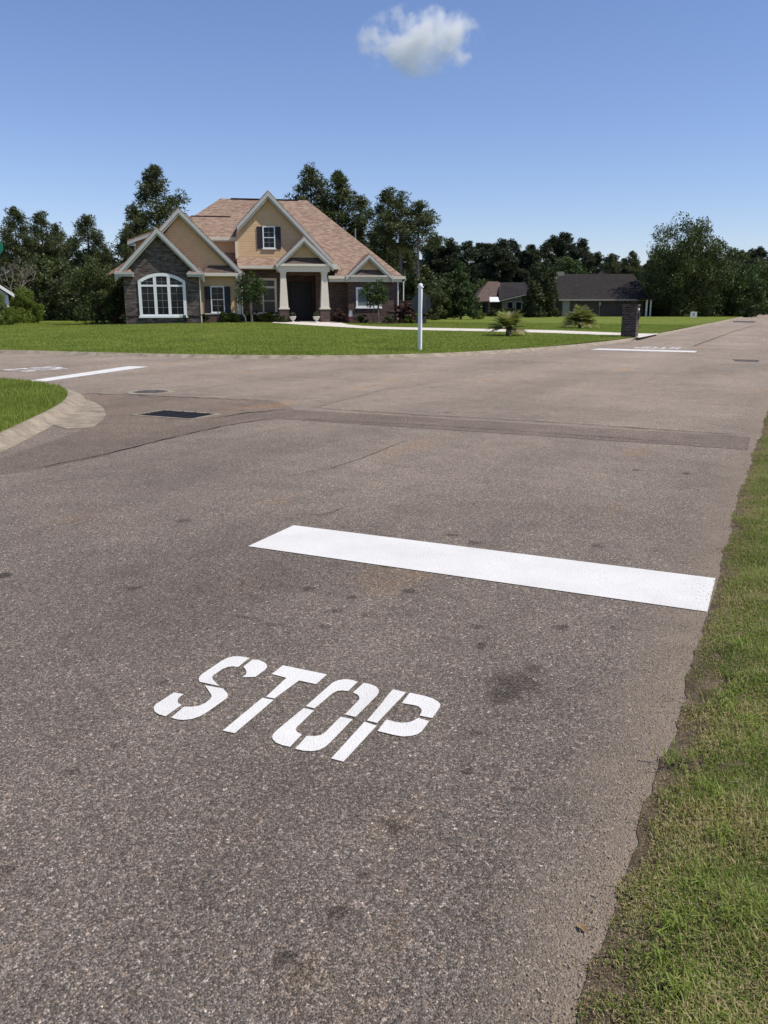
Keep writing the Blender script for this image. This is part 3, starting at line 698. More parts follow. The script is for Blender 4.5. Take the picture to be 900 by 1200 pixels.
for i in range(4): pine('farpine%d'%i,18,.15,4.0,64,84,mat='pine_far',leaf=.27)
broad('under0',8,7,.02,70,110,'dark_leaves',leaf=.19); broad('under1',7,6.5,.02,60,110,'oak_leaves',leaf=.18)
broad('oak0',11.5,12.0,.06,170,210,'oak_leaves',leaf=.15); broad('oak1',9,8,.04,100,170,'oak_leaves',leaf=.15)
broad('maple2',7,6,.06,80,150,'shrub_leaves',leaf=.15)
broad('magn',9.5,6.5,.03,110,130,'dark_leaves',leaf=.17,conic=1)
broad('maple',7.5,5.4,.10,90,130,'shrub_leaves',leaf=.16,conic=1)
def place(key,name,x,y,z,h,rz=None,sx=1.,label='',cat='tree',group=None):
    cm,tm,ph=PROTO[key]; e=empty(name,(x,y,z),random.uniform(0,6.28) if rz is None else rz,label,cat,group); s=h/ph; e.scale=(s*sx,s*sx,s)
    for nme,me in (('trunk',tm),('crown',cm)):
        o=bpy.data.objects.new(nme,me); COL.objects.link(o); o.parent=e
    return e
def tree_at(key,name,u,vtop,f,label,group=None,sx=1.,gz=None,rz=None,vbase=None,cat='tree'):
    r,zt=L(u,vtop,f); x,y,_=W(r,f)
    z=gz if gz is not None else float(lawn_z(np.array([x]),np.array([y]))[0])
    return place(key,name,x,y,z,zt-z,rz,sx,label,cat,group)
PG='pine trees of the wood behind the houses'
for (k,u,v,f,sx,lab) in [
 ('pine0',16,242,92,1.05,'dark pine at the far left edge behind the white roof'),
 ('pine1',44,246,96,1.,'dark pine second from the left edge behind the bushes'),
 ('pine2',66,262,99,.9,'shorter dark pine between two taller ones at far left'),
 ('pine3',104,250,88,1.2,'broad round topped pine standing alone left of the tan house'),
 ('pine1',124,288,90,.9,'short pine tucked between the round topped pine and the tall pine'),
 ('pine0',178,193,86,1.12,'tallest pine rising behind the left gable of the tan house'),
 ('pine2',158,240,84,1.1,'dense pine leaning against the left side of the tallest pine'),
 ('pine3',148,268,82,1.,'low pine behind the stone gable corner of the tan house'),
 ('pine2',368,194,98,1.05,'tall pine behind the right roof slope of the tan house, leftmost there'),
 ('pine0',398,200,96,1.15,'tall full pine second behind the right roof slope of the tan house'),
 ('fullpine',424,228,94,1.1,'full bushy pine behind the right roof hip of the tan house'),
 ('pine1',452,218,90,.95,'airy pine with sky showing through, right of the roof hip'),
 ('thin0',468,226,86,1.2,'slender pine with a bare pale trunk, nearest the house corner'),
 ('thin1',489,234,84,1.35,'isolated slender pine with small crown and bare pale trunk'),
 ('fullpine',478,290,92,1.,'low full pine behind the two slender pines'),
 ('pine3',343,238,104,.6,'small pine top peeking over the main roof ridge')]:
    tree_at(k,'pine_tree',u,v,f,lab,PG,sx,rz=random.uniform(0,6.28))
# continuous far wood
pos=[]
u=-420; i=0
prof=[(-420,285),(-60,285),(0,262),(90,275),(140,290),(200,300),(340,300),(440,270),(500,282),(518,280),(540,290),(552,282),(575,283),(600,281),(625,290),(640,277),(660,275),(672,279),(690,282),(700,296),(713,298),(722,300),(735,302),(745,298),(757,305),(780,300),(850,300),(880,293),(892,291),(905,300),(980,296),(1060,292),(1420,290)]
def pv(u):
    for a,b in zip(prof[:-1],prof[1:]):
        if a[0]<=u<=b[0]: return a[1]+(b[1]-a[1])*(u-a[0])/(b[0]-a[0])
    return 300
cnt=0
while u<1420:
    f=random.uniform(165,195) if u>495 else random.uniform(104,122)
    v=pv(u)+random.uniform(-4,7)
    if u<495: v+=8
    key='farpine%d'%random.randint(0,3)
    e=tree_at(key,'pine_tree',u,v,f,'dark pine in the unbroken tree line far behind the houses','pines of the distant tree line',random.uniform(1.0,1.4),gz=-.05)
    u+= random.uniform(9,14) if u>495 else random.uniform(20,28); cnt+=1
tree_at('pine3','pine_tree',717,296,150,'small round pine standing apart in the gap right of the dark roofed house',None,.9,gz=0)
tree_at('pine0','pine_tree',742,294,150,'round pine in the gap just left of the big oak',None,1.1,gz=0)
# understorey behind the house and lawns
UG='dark understorey trees along the wood edge'
for j,(u,v,f,k,sx) in enumerate([(-12,318,84,'under0',1.2),(30,305,88,'under0',1.1),(58,300,82,'under1',1.2),(80,318,78,'under0',1.2),(100,312,80,'under1',1.),(128,322,76,'under0',1.2),(146,318,80,'under0',1.),(190,330,90,'under0',1.),
  (440,300,90,'under1',1.1),(470,318,88,'under0',1.1),(492,312,86,'under1',1.),(512,322,84,'under0',1.2),(530,330,96,'under0',1.2),(498,345,80,'under1',1.1),(523,343,82,'under1',.9)]):
    tree_at(k,'understory_tree',u,v,f,'dark leafy understorey tree massed against its neighbours at the edge of the wood',UG,sx)
for j in range(26):
    u=500+j*22+random.uniform(-6,6); 
    tree_at('under%d'%(j%2),'understory_tree',u,random.uniform(325,340),random.uniform(150,165),'dark low tree filling the foot of the distant tree line','low trees at the foot of the distant tree line',1.5,gz=-.1)
# individual broadleaf trees
tree_at('oak0','oak_tree',808,260,112,'huge dark spreading oak beside the right road',None,.76,gz=0.)
tree_at('oak1','oak_tree',774,292,118,'smaller dark oak crown merging with the left side of the huge oak',None,.6,gz=0.)
tree_at('oak1','oak_tree',846,290,122,'dark oak crown on the right side of the huge oak by the road',None,1.,gz=0.)
tree_at('maple2','roadside_tree',872,311,112,'lighter green tree right of the huge oak at the road edge',None,1.15,gz=0.)
tree_at('oak1','oak_tree',893,305,140,'dark tree at the right frame edge where the road vanishes',None,1.2,gz=0.)
tree_at('oak1','oak_tree',930,300,150,'dark tree beyond the end of the road just past the right frame edge',None,1.3,gz=0.)
tree_at('magn','magnolia_tree',636,292,104,'dense dark pyramid shaped tree between the two distant brick houses',None,.88,gz=0.)
tree_at('maple2','small_tree',662,303,128,'pale green treetop peeking out behind the dark pyramid shaped tree',None,1.,gz=0.)
tree_at('maple','maple_tree',541,309,82,'mid green pointed tree right of the tan house by the distant brown roof',None,.95)
tree_at('under1','understory_tree',507,336,76,'rounded olive tree left of the pointed green tree',None,.9)
tree_at('oak1','oak_tree',107,302,58,'nearest dark leafy tree on the lawn left of the stone gable',None,.86)
tree_at('under1','understory_tree',133,322,59,'dark leafy bush tree pressed against the left wall of the stone gable',None,.6)
broad('crape',3.3,1.6,.42,42,75,'shrub_leaves','pale_bark',.075,multi=3)
tree_at('crape','crape_myrtle',441,328,58.2,'slim young tree with open foliage before the right window of the tan house',None,1.15)
broad('young',3.6,1.8,.40,48,80,'shrub_leaves','pale_bark',.075,multi=1)
tree_at('young','young_tree',293,319,57.6,'small round headed tree before the window left of the porch',None,1.1)
def shrub(key,w,h,mat,leaf=.05,n=26,dens=110):
    broad(key,h,w,.02,n,dens,mat,'bark',leaf)
shrub('sh_a',1.,.7,'shrub_leaves'); shrub('sh_b',.9,.55,'bright_leaves'); shrub('sh_c',1.0,.9,'bronze_leaves'); 
broad('bigbush',3.2,3.4,0.,90,240,'bright_leaves','bark',.06)
broad('hedge',1.1,2.2,0.,30,170,'bright_leaves','bark',.05,d=1.2)
def shrub_at(key,u,v,f,h,label,sx=1.,name='shrub'):
    r,_=L(u,v,f); x,y,_=W(r,f); return place(key,name,x,y,float(lawn_z(np.array([x]),np.array([y]))[0]),h,None,sx,label,'shrub','shrubs planted along the front of the tan house')
for k,u,f,h,lab in [('sh_c',136,56.9,.55,'low reddish shrub at the far left foot of the stone gable'),('sh_a',157,56.9,.6,'low shrub below the left end of the arched window'),('sh_c',185,56.9,.6,'low reddish shrub below the middle of the arched window'),
  ('sh_a',217,56.9,.65,'low shrub below the right end of the arched window'),('sh_a',240,58.0,.5,'low shrub at the inner corner right of the stone gable'),('sh_b',268,58.0,.75,'bright green shrub below the shuttered ground floor window'),
  ('sh_a',297,59.8,.75,'green shrub at the foot of the small round headed tree'),('sh_b',318,59.8,.75,'bright shrub just left of the left porch column'),('sh_a',331,58.0,.45,'smallest shrub touching the left porch column plinth'),
  ('sh_c',394,59.6,1.,'dark reddish shrub right of the right porch column'),('sh_c',403,59.5,.6,'low dark reddish shrub beside the garden ornament'),('sh_a',425,59.2,.55,'low shrub below the right window'),('sh_a',457,59.2,.5,'low shrub near the right downspout'),
  ('sh_c',478,60.5,1.5,'bronze leaved bush past the right corner of the tan house'),('sh_c',488,62,1.2,'smaller bronze bush beyond the right corner of the tan house'),('sh_b',483,59.8,.7,'olive green shrub in front of the bronze bushes')]:
    shrub_at(k,u,375,f,h,lab,1.2)
def bush_at(key,u,vtop,f,label,sx=1.,name='bush',rz=0): return tree_at(key,name,u,vtop,f,label,None,sx,rz=rz,cat='bush')
bush_at('bigbush',25,337,66,'large rounded sunlit bush beside the white gable at far left',.86)
bush_at('bigbush',-8,341,60,'tall green bush cut by the left frame edge',.8)
bush_at('hedge',13,363,59,'clipped low boxy bush in front of the white gable at far left',.9)
bush_at('bigbush',560,361,84,'light green bush at the foot of the pointed green tree',1.2)
# bare reddish tree at far left
def bare(h):
    mb=MB(); 
    def rec(p,d,l,r,n):
        q=p+d*l; limb(mb,tuple(p),tuple(q),r,r*.65,.12,4,2)
        if n==0: return
        for _ in range(3 if n>1 else 4):
            dd=(d+Vector([random.gauss(0,.5) for _ in range(3)])+Vector((0,0,.1))).normalized(); rec(q,dd,l*random.uniform(.6,.85),r*.6,n-1)
    rec(Vector((0,0,-.2)),Vector((0,0,1)),h*.22,.09,5); return mb
mb=bare(8); r,zt=L(14,285,72); x,y,_=W(r,72); e=empty('bare_tree',(x,y,.2),0,'leafless reddish grey tree behind the white gable at far left','tree'); e.scale=(1.15,1.15,1.)
o=mb.build('branches',M['pale_bark'],e,fix=False)

# palms
def palm(u,v,vtop,f,w,label,nf=46,seed=0):
    x,y,z=Gl(u,v); 
    e=empty('dwarf_palm',(x,y,z),0,label,'palm','low palms beside the driveway'); h=w*.55; nf=int(nf*1.7)
    MB().lathe(0,0,[(.11,-.1),(.15,.1),(.13,.3),(.05,.42)],10).build('trunk',M['bark'],e)
    tris=[];tint=[]
    for i in range(nf):
        az=i*2.399+random.gauss(0,.2); el=math.asin(random.uniform(.12,1.)); ln=w*.56*random.uniform(.8,1.15); dead=random.random()<.22 or el<.3
        pts=[]
        for j in range(9):
            t=j/8; rr=ln*(math.cos(el)*t+.12*t*t*math.sin(el)); zz=.3+ln*(math.sin(el)*t*1.05-.34*t*t*(.6+math.cos(el)*.6)); pts.append(Vector((math.cos(az)*rr,math.sin(az)*rr,zz)))
        side=Vector((-math.sin(az),math.cos(az),0)); tb=.9 if dead else random.uniform(.1,.7)
        for j in range(1,9):
            p0,p1=pts[j-1],pts[j]; 
            tris+= [p0+side*.012,p0-side*.012,p1]; tint.append(tb)
            for s in (-1,1):
                for kk in (0,.5):
                    p=p0.lerp(p1,kk); ll=ln*.42*math.sin(math.pi*min(.95,(j-1+kk)/8+.12))+.05; d=(side*s*.8+(p1-p0).normalized()*.8+Vector((0,0,.15))).normalized()
                    tris+=[p,p+(p1-p0).normalized()*.07,p+d*ll]; tint.append(tb+random.uniform(-.08,.08))
    me=np_mesh('fronds',np.array([tuple(t) for t in tris]),3,M['palm_leaves'],np.array(tint)); o=bpy.data.objects.new('fronds',me); COL.objects.link(o); o.parent=e
palm(596,393.5,366,44,2.0,'low spiky palm on the near side of the driveway, left of the two',44)
palm(680,384.5,362,57,2.25,'fuller rounder low palm on the far side of the driveway near the pillar',80)

# ------------------------------------------------------------------ tan house
O=(-8.,60.,.0)
hx,hy,_=W(O[0],O[1]); ALPHA=math.atan(185./1005.); CA,SA=math.cos(ALPHA),math.sin(ALPHA)
HOUSE=empty('tan_house',(hx,hy,.25),TH+ALPHA,'large tan and dark stone house with pinkish shingle roofs and white columned porch','house')
HO=(0,0,.25)
YR=60.                                  # depth of the plane on which the current piece was measured
def mapx(x,yr):                         # measured lateral position -> position along the turned facade
    q_=x/yr; d=yr-60.
    return (q_*(60+d*CA)+8+d*SA)/(CA-q_*SA)
class HM(MB):
    def __init__(s,org=None): s.v=[]; s.f=[]; s.yr=YR; s.org=org or (None,None,.25)
    def add(s,vs,fs):
        n=len(s.v); s.v+=[tuple(v) for v in vs]; s.f+=[[i+n for i in f] for f in fs]; return s
    def build(s,*a,**k):
        ox,oy,oz=s.org
        ox=mapx(ox,s.yr) if ox is not None else 0.; oy=oy-60. if oy is not None else 0.
        f=getattr(s,'fx',None) or (lambda x,y: mapx(x,s.yr))
        s.v=[(f(x,y)-ox,y-60.-oy,z-oz) for x,y,z in s.v]
        return MB.build(s,*a,**k)
def H(): return HM()
def SY(y):
    global YR; YR=y
def part(mb,name,mat,parent=None,label=None,**k):
    o=mb.build(name,M[mat],parent or HOUSE,**k)
    if label: o['label']=label
    return o
# walls
SY(57.6)
mb=H(); mb.prism([(-17.4,.1),(-12.3,.1),(-12.3,3.45),(-14.9,6.12),(-17.4,3.45)],57.6,60.2); part(mb,'stone_wall','stone',label='dark stone gable wall with the arched window')
SY(58.8)
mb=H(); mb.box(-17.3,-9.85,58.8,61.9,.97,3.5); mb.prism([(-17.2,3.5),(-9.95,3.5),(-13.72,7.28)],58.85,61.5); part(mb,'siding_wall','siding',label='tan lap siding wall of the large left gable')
mb=H(); mb.box(-12.3,-9.80,58.75,61.9,.1,.97); part(mb,'brick_base','brick')
SY(61)
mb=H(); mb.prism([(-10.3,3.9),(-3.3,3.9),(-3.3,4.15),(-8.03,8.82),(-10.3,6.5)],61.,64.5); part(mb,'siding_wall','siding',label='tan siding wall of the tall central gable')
SY(62)
mb=H(); mb.box(-14.6,-10.32,62.,67,4.,6.1); part(mb,'siding_wall','siding')
SY(63)
mb=H(); mb.box(-18.0,-14.,63.,67,3.,5.9); mb.prism([(-18.,5.9),(-14.,5.9),(-14.,7.2)],63.05,66.9); part(mb,'siding_wall','siding')
SY(60.6)
mb=H()
mb.box(-10.2,-6.85,61.,61.4,.1,3.98); mb.box(-4.75,-2.5,61.,61.4,.1,3.98); mb.box(-6.85,-4.75,61.,61.4,3.62,3.98)
mb.box(-7.1,-6.85,61.4,62.6,.1,3.98); mb.box(-4.75,-4.5,61.4,62.6,.1,3.98); mb.box(-17.,-2.5,64.5,75.5,.1,3.6); mb.box(-7.1,-4.5,62.6,62.9,.1,3.98)
part(mb,'brick_wall','brick',label='dark brown brick wall of the ground floor')
SY(60)
mb=H(); mb.box(-2.5,1.04,60.,75.5,.1,3.4); part(mb,'brick_wall','brick',label='brick wall of the right wing')
mb=H(); mb.box(.30,1.08,59.96,59.998,1.10,1.17); part(mb,'ledge','brick')
SY(57.6)
mb=H(); mb.box(-17.45,-12.25,57.55,57.598,.90,.97); part(mb,'ledge','brick')
SY(59.5)
mb=H(); mb.box(-6.85,-4.75,61.,62.6,.1,.44); mb.box(-7.4,-3.5,58.3,61.,.1,.43); part(mb,'porch_floor','drive')
# roofs
mb=H()
rl=(-12.62,68,9.45); rr_=(-5.92,68,9.45)
T=.18
def fr(x,y): return 3.53+.713*(y-59.7)
mb.hull([rl,(-17.93,61.3,4.67),(-3.4,61.3,4.67),(-3.4,59.7,3.53),(1.36,59.7,3.53),rr_],T)
mb.hull([rr_,(1.36,59.7,3.53),(1.36,76.3,3.53)],T)
mb.hull([rr_,(1.36,76.3,3.53),(-19.2,76.3,3.53),rl],T)
mb.hull([rl,(-19.2,76.3,3.53),(-19.2,59.7,3.53),(-17.93,61.3,4.67)],T)
mb.fx=lambda x,y: mapx(x,68. if y==68 else (61.3 if y==61.3 else 59.7))
main=part(mb,'main_roof','shingle',fix=False)
def gable_roof(cx,zt,xl,xr,sl,y0,y1,th=.14,name='gable_roof',par=None):
    mb=H(); z=lambda x: zt-sl*abs(x-cx)
    mb.hull([(cx,y0,zt),(cx,y1,zt),(xl,y1,z(xl)),(xl,y0,z(xl))],th); mb.hull([(cx,y0,zt),(xr,y0,z(xr)),(xr,y1,z(xr)),(cx,y1,zt)],th)
    o=part(mb,name,'shingle'); return o
def rake(cx,zt,xl,xr,sl,y,wd=.27,th=.05,mat='gable_trim',drop=.0,gap=.0):
    """barge boards under the roof edge of a gable"""
    mb=H(); z=lambda x: zt-sl*abs(x-cx)-drop; k=wd*math.sqrt(1+sl*sl)
    for xe in (xl,xr):
        mb.prism([(cx,z(cx)),(xe,z(xe)),(xe,z(xe)-k),(cx,z(cx)-k)] ,y,y+th)
    o=part(mb,'rake_board',mat); 
    mb=H(); k0=k; k=k+.11*math.sqrt(1+sl*sl)
    for xe in (xl,xr):
        mb.prism([(cx,z(cx)-k0*.9),(xe,z(xe)-k0*.9),(xe,z(xe)-k),(cx,z(cx)-k)],y+th+.02,y+th+.30)
    part(mb,'soffit','soffit')
SY(57.6)
gable_roof(-14.93,6.44,-17.92,-11.96,.976,57.25,60.); rake(-14.93,6.44-.10,-17.90,-11.98,.976,57.18,.20)
SY(58.8)
gable_roof(-13.72,7.78,-17.9,-9.46,.973,58.45,66.); rake(-13.72,7.68,-16.9,-9.48,.973,58.38,.19)
SY(61)
gable_roof(-8.03,9.22,-10.25,-3.12,1.022,60.65,67.6); rake(-8.03,9.12,-10.25,-3.15,1.022,60.58,.20)
SY(62)
mb=H(); mb.hull([(-14.8,61.65,6.18),(-10.2,61.65,6.18),(-10.2,65,7.86),(-14.8,65,7.86)],.1); mb.hull([(-14.8,65,7.86),(-10.2,65,7.86),(-10.2,68,6.4),(-14.8,68,6.4)],.1); part(mb,'upper_roof','shingle')
mb=H(); mb.box(-14.8,-10.17,61.60,61.64,5.98,6.20); mb.box(-14.6,-10.2,61.62,61.99,5.90,5.97); mb.box(-10.6,-10.17,61.55,61.95,5.80,6.0); part(mb,'eave_trim','trim')
SY(63)
mb=H(); mb.hull([(-18.5,62.7,5.98),(-13.8,62.7,7.60),(-13.8,67,7.60),(-18.5,67,5.98)],.12); part(mb,'dormer_roof','shingle')
mb=H(); mb.prism([(-18.5,5.86),(-18.5,5.66),(-13.8,7.3),(-13.8,7.48)],62.64,62.69); mb.box(-18.5,-17.9,62.7,63,5.60,5.80); mb.box(-18.06,-17.94,62.9,62.99,3.5,5.7); part(mb,'dormer_trim','gable_trim')
# ridge caps, vents
SY(68)
mb=H(); mb.box(-11.8,-6.6,67.86,68.14,9.43,9.49); part(mb,'ridge_vent','dark_shingle')
SY(62)
mb=H(); mb.box(-13.7,-10.8,64.88,65.12,7.84,7.89); part(mb,'ridge_vent','dark_shingle')
SY(64)
mb=H(); mb.tube([(-2.1,64,5.6),(-2.1,64,7.1)],.05,8); part(mb,'vent_pipe','metal_grey')
# pent roofs inside the gables and over the porch front
def pent(x0,x1,y0,y1,z0,z1,name='pent_roof',mat='shingle',tri=None):
    mb=H(); mb.hull([(x0,y0,z0),(x1,y0,z0),(x1-(tri or 0),y1,z1),(x0+(tri or 0),y1,z1)],.06); part(mb,name,mat)
SY(60.5)
pent(-10.25,-3.2,59.95,60.99,4.20,4.82); 
mb=H(); mb.box(-10.2,-3.15,59.88,59.94,4.02,4.21); mb.box(-10.15,-3.2,59.96,60.99,3.99,4.08); part(mb,'eave_trim','trim')
SY(58.8)
pent(-12.35,-9.55,58.40,58.80,3.66,4.15,'pent_roof','brown_shingle',.45)
mb=H(); mb.box(-12.2,-9.46,58.33,58.39,3.46,3.66); mb.box(-12.2,-9.5,58.41,58.79,3.42,3.5); mb.box(-10.1,-9.5,58.3,58.75,3.25,3.44) ; part(mb,'eave_trim','trim')
# returns of the stone gable
SY(57.6)
mb=H()
for x0,x1 in ((-17.9,-16.68),(-13.1,-11.98)):
    mb.box(x0,x1,57.14,57.59,3.36,3.50); mb.box(x0-.03,x1+.03,57.08,57.59,3.505,3.60)
part(mb,'cornice_return','gable_trim')
mb=H()
for x0,x1 in ((-17.88,-16.7),(-13.08,-12.0)): mb.frust((x0+x1)/2,57.45,.3,.1,3.6,3.61); mb.hull([(x0,57.12,3.61),(x1,57.12,3.61),(x1-.25,57.58,3.95),(x0+.25,57.58,3.95)],.03)
part(mb,'return_roof','shingle')
# corner boards
mb=H(); mb.box(-12.34,-12.26,57.56,57.7,.2,3.36); part(mb,'corner_board','trim')
SY(58.8)
mb=H(); mb.box(-10.05,-9.80,58.70,58.92,.97,3.42); mb.box(-9.86,-9.80,58.92,59.1,.97,3.42); mb.box(-12.3,-9.8,58.72,58.74,.955,1.03)
part(mb,'corner_board','trim')
SY(61)
mb=H(); mb.box(-10.42,-10.24,60.9,61.06,4.7,5.85); part(mb,'corner_board','trim')
# right wing gable
SY(60)
gable_roof(-1.08,5.10,-2.72,.56,.95,59.55,62.2,.12); rake(-1.08,5.01,-2.7,.54,.95,59.48,.15)
mb=H(); mb.prism([(-2.3,3.53),(.15,3.53),(-1.08,4.72)],59.95,61.6); part(mb,'siding_wall','siding')
pent(-2.55,.4,59.58,59.94,3.60,3.98,'pent_roof','brown_shingle',.3)
mb=H(); mb.box(-3.9,1.42,59.60,59.66,3.36,3.56); mb.box(-2.6,1.2,59.68,59.98,3.16,3.40); mb.box(-3.85,-2.62,59.7,60.98,3.16,3.40); mb.box(1.36,1.42,59.67,76,3.36,3.55); mb.box(-2.7,.56,59.50,59.585,3.50,3.60); part(mb,'eave_trim','trim')
# portico
SY(58.8)
gable_roof(-5.42,6.10,-7.36,-3.46,.93,58.45,61.6,.12); rake(-5.42,6.01,-7.34,-3.48,.93,58.38,.17)
mb=H(); mb.prism([(-7.0,4.35),(-3.85,4.35),(-5.42,5.82)],58.98,60.8); part(mb,'siding_wall','siding')
pent(-7.3,-3.5,58.50,58.96,4.28,4.72,'pent_roof','brown_shingle',.35)
mb=H(); mb.box(-7.4,-3.2,58.43,58.49,4.14,4.29); mb.box(-7.2,-3.72,58.55,59.0,3.78,4.14); mb.box(-7.2,-6.8,59.0,60.96,3.80,4.12); mb.box(-4.1,-3.72,59.0,60.96,3.80,4.12); mb.box(-6.8,-4.1,59.0,60.98,4.0,4.10)
part(mb,'porch_beam','trim')
for cx in (-6.87,-4.07):
    mb=H(); mb.frust(cx,58.85,.60,.36,1.38,3.66); mb.frust(cx,58.85,.44,.46,3.66,3.779); part(mb,'column','trim',bevel=.01)
    mb=H(); mb.frust(cx,58.85,.74,.74,1.28,1.379); part(mb,'column_cap','trim',bevel=.012)
    mb=H(); mb.frust(cx,58.85,.66,.66,.2,1.279); part(mb,'column_plinth','brick')
# windows
def window(x0,x1,z0,z1,y,cols=2,rows=2,fw=.08,pane='glass',mull=(),sash=None,mat='white',muntin=.022,grid=None):
    e=empty('window',(0,0,0)); e.parent=HOUSE; SY(y); e.location=(mapx((x0+x1)/2,y),y-60,(z0+z1)/2-HO[2]); e.empty_display_size=.1
    OO=((x0+x1)/2,y,(z0+z1)/2)
    mb=HM(OO); mb.box(x0,x0+fw,y-.05,y+.02,z0,z1); mb.box(x1-fw,x1,y-.05,y+.02,z0,z1); mb.box(x0+fw,x1-fw,y-.05,y+.02,z1-fw,z1); mb.box(x0+fw,x1-fw,y-.05,y+.02,z0,z0+fw)
    for mx in mull: mb.box(mx-.05,mx+.05,y-.045,y+.018,z0+fw,z1-fw)
    if sash: mb.box(x0+fw,x1-fw,y-.038,y+.014,sash-.025,sash+.025)
    mu=HM(OO)
    if grid:
        c,r,za,zb=grid
        for i in range(1,c): xx=x0+fw+(x1-x0-2*fw)*i/c; mu.box(xx-muntin/2,xx+muntin/2,y-.030,y+.01,za,zb)
        for j in range(1,r): zz=za+(zb-za)*j/r; mu.box(x0+fw,x1-fw,y-.028,y+.009,zz-muntin/2,zz+muntin/2)
    if mu.v: mu.build('muntins',M['muntin'],e)
    mb.build('frame',M[mat],e); HM(OO).box(x0+fw*.5,x1-fw*.5,y-.02,y-.004,z0+fw*.5,z1-fw*.5).build('pane',M[pane],e)
    HM(OO).box(x0-.05,x1+.05,y-.09,y-.052,z0-.05,z0+.03).build('sill',M[mat],e)
    return e
def shutters(x0,x1,z0,z1,y,wd):
    SY(y)
    for a,b in ((x0-wd-.01,x0-.01),(x1+.01,x1+wd+.01)):
        mb=H(); mb.box(a,b,y-.04,y-.002,z0,z1)
        n=int((z1-z0)/.09)
        for i in range(n): zz=z0+.06+i*.09; mb.add([(a+.05,y-.055,zz),(b-.05,y-.055,zz),(b-.05,y-.041,zz+.06),(a+.05,y-.041,zz+.06)],[(0,1,2,3)])
        mb.box(a,a+.05,y-.06,y-.041,z0,z1); mb.box(b-.05,b,y-.06,y-.041,z0,z1); part(mb,'shutter','shutter')
window(-8.47,-7.60,5.40,6.90,61.,sash=6.14,grid=(2,4,5.48,6.82)); shutters(-8.47,-7.60,5.40,6.86,61.,.38)
window(-11.86,-10.92,1.05,2.82,58.8,sash=1.93,grid=(2,4,1.13,2.74)); shutters(-11.86,-10.92,1.05,2.78,58.8,.40)
window(-9.55,-7.60,.92,3.42,61.,fw=.16,sash=1.86,mull=(-8.58,),pane='grey_glass',mat='trim'); 
SY(61)
mb=H(); mb.box(-9.4,-7.75,60.94,60.955,2.72,2.86); part(mb,'transom_bar','trim')
window(-1.96,-.18,1.38,2.80,60.,fw=.14,mull=(-1.07,),pane='blind_glass')
# arched window
cxw=-14.85; hw=1.585; z0=.88; zs=3.10; rise=.50; Rad=(hw*hw+rise*rise)/(2*rise); zc=zs+rise-Rad
def arc(rad,w_): return [(cxw+w_*math.cos(math.pi*i/24)*1.,0) for i in range(25)]
def arch_z(x,rad): return zc+math.sqrt(max(rad*rad-(x-cxw)**2,0))
y=57.6; SY(y); AW=empty('arched_window',(mapx(cxw,y),y-60,2-HO[2])); AW.parent=HOUSE; OO=(cxw,y,2.)
mb=HM(OO); fw=.20; ri=Rad-fw
xs=[cxw-hw+2*hw*i/28 for i in range(29)]
outer=[(x,arch_z(x,Rad)) for x in xs]; xi=[cxw-(hw-fw)+2*(hw-fw)*i/28 for i in range(29)]; inner=[(x,arch_z(x,ri)) for x in xi]
for i in range(28): mb.prism([outer[i],inner[i],inner[i+1],outer[i+1]],y-.07,y-.002)
mb.box(cxw-hw,cxw-hw+fw,y-.07,y-.002,z0,outer[0][1]-.0); mb.box(cxw+hw-fw,cxw+hw,y-.07,y-.002,z0,outer[-1][1])
mb.box(cxw-hw-.06,cxw+hw+.06,y-.12,y-.003,z0-.12,z0); mb.box(cxw-hw+fw,cxw+hw-fw,y-.065,y-.003,z0,z0+.10)
W3=(2*(hw-fw))/3
for s in (-.5,.5): xx=cxw+s*W3; mb.box(xx-.10,xx+.10,y-.062,y-.004,z0+.1,arch_z(xx,ri)+.02)
zt=2.74; mb.box(cxw-hw+fw,cxw+hw-fw,y-.058,y-.005,zt,zt+.12)
mu=HM(OO)
for c_ in (-1,0,1):
    a=cxw+c_*W3-W3/2+.1*(c_!=-1); b=cxw+c_*W3+W3/2-.1*(c_!=1); m_=(a+b)/2
    mu.box(m_-.010,m_+.010,y-.04,y-.006,z0+.1,arch_z(m_,ri))
    for j in range(1,4): zz=z0+.1+(zt-z0-.1)*j/4; mu.box(a,b,y-.038,y-.007,zz-.010,zz+.010)
    mu.box(a,b,y-.038,y-.007,zt+.30,zt+.32)
mu.build('muntins',M['muntin'],AW)
mb.build('frame',M['white'],AW)
gp=[(x,zz_) for x,zz_ in [(cxw-hw+.05,z0+.02),(cxw+hw-.05,z0+.02)]]+[(x,arch_z(x,Rad-.05)) for x in [cxw+hw-.05-(2*hw-.1)*i/20 for i in range(21)]]
HM(OO).prism(gp,y-.020,y-.0045).build('pane',M['glass'],AW)
# entrance door
SY(61.2); e=empty('front_door',(mapx(-5.8,61.2),62.55-60,1.7-HO[2])); e.parent=HOUSE; OO=(-5.8,62.55,1.7)
mb=HM(OO); mb.box(-6.62,-4.98,62.50,62.59,.44,3.2); 
for a in (-6.55,-5.72): 
    mb.box(a,a+.10,62.46,62.5,.5,2.7); mb.box(a+.57,a+.67,62.46,62.5,.5,2.7); mb.box(a+.1,a+.57,62.46,62.5,.5,.7); mb.box(a+.1,a+.57,62.46,62.5,2.55,2.7); mb.box(a+.1,a+.57,62.46,62.5,1.2,1.3)
mb.build('door_leaf',M['dark_door'],e)
mb=HM(OO); 
for a in (-6.45,-5.62): mb.box(a,a+.47,62.475,62.498,1.3,2.55)
mb.box(-6.55,-5.05,62.475,62.498,2.76,3.12); mb.build('pane',M['blackish'],e)
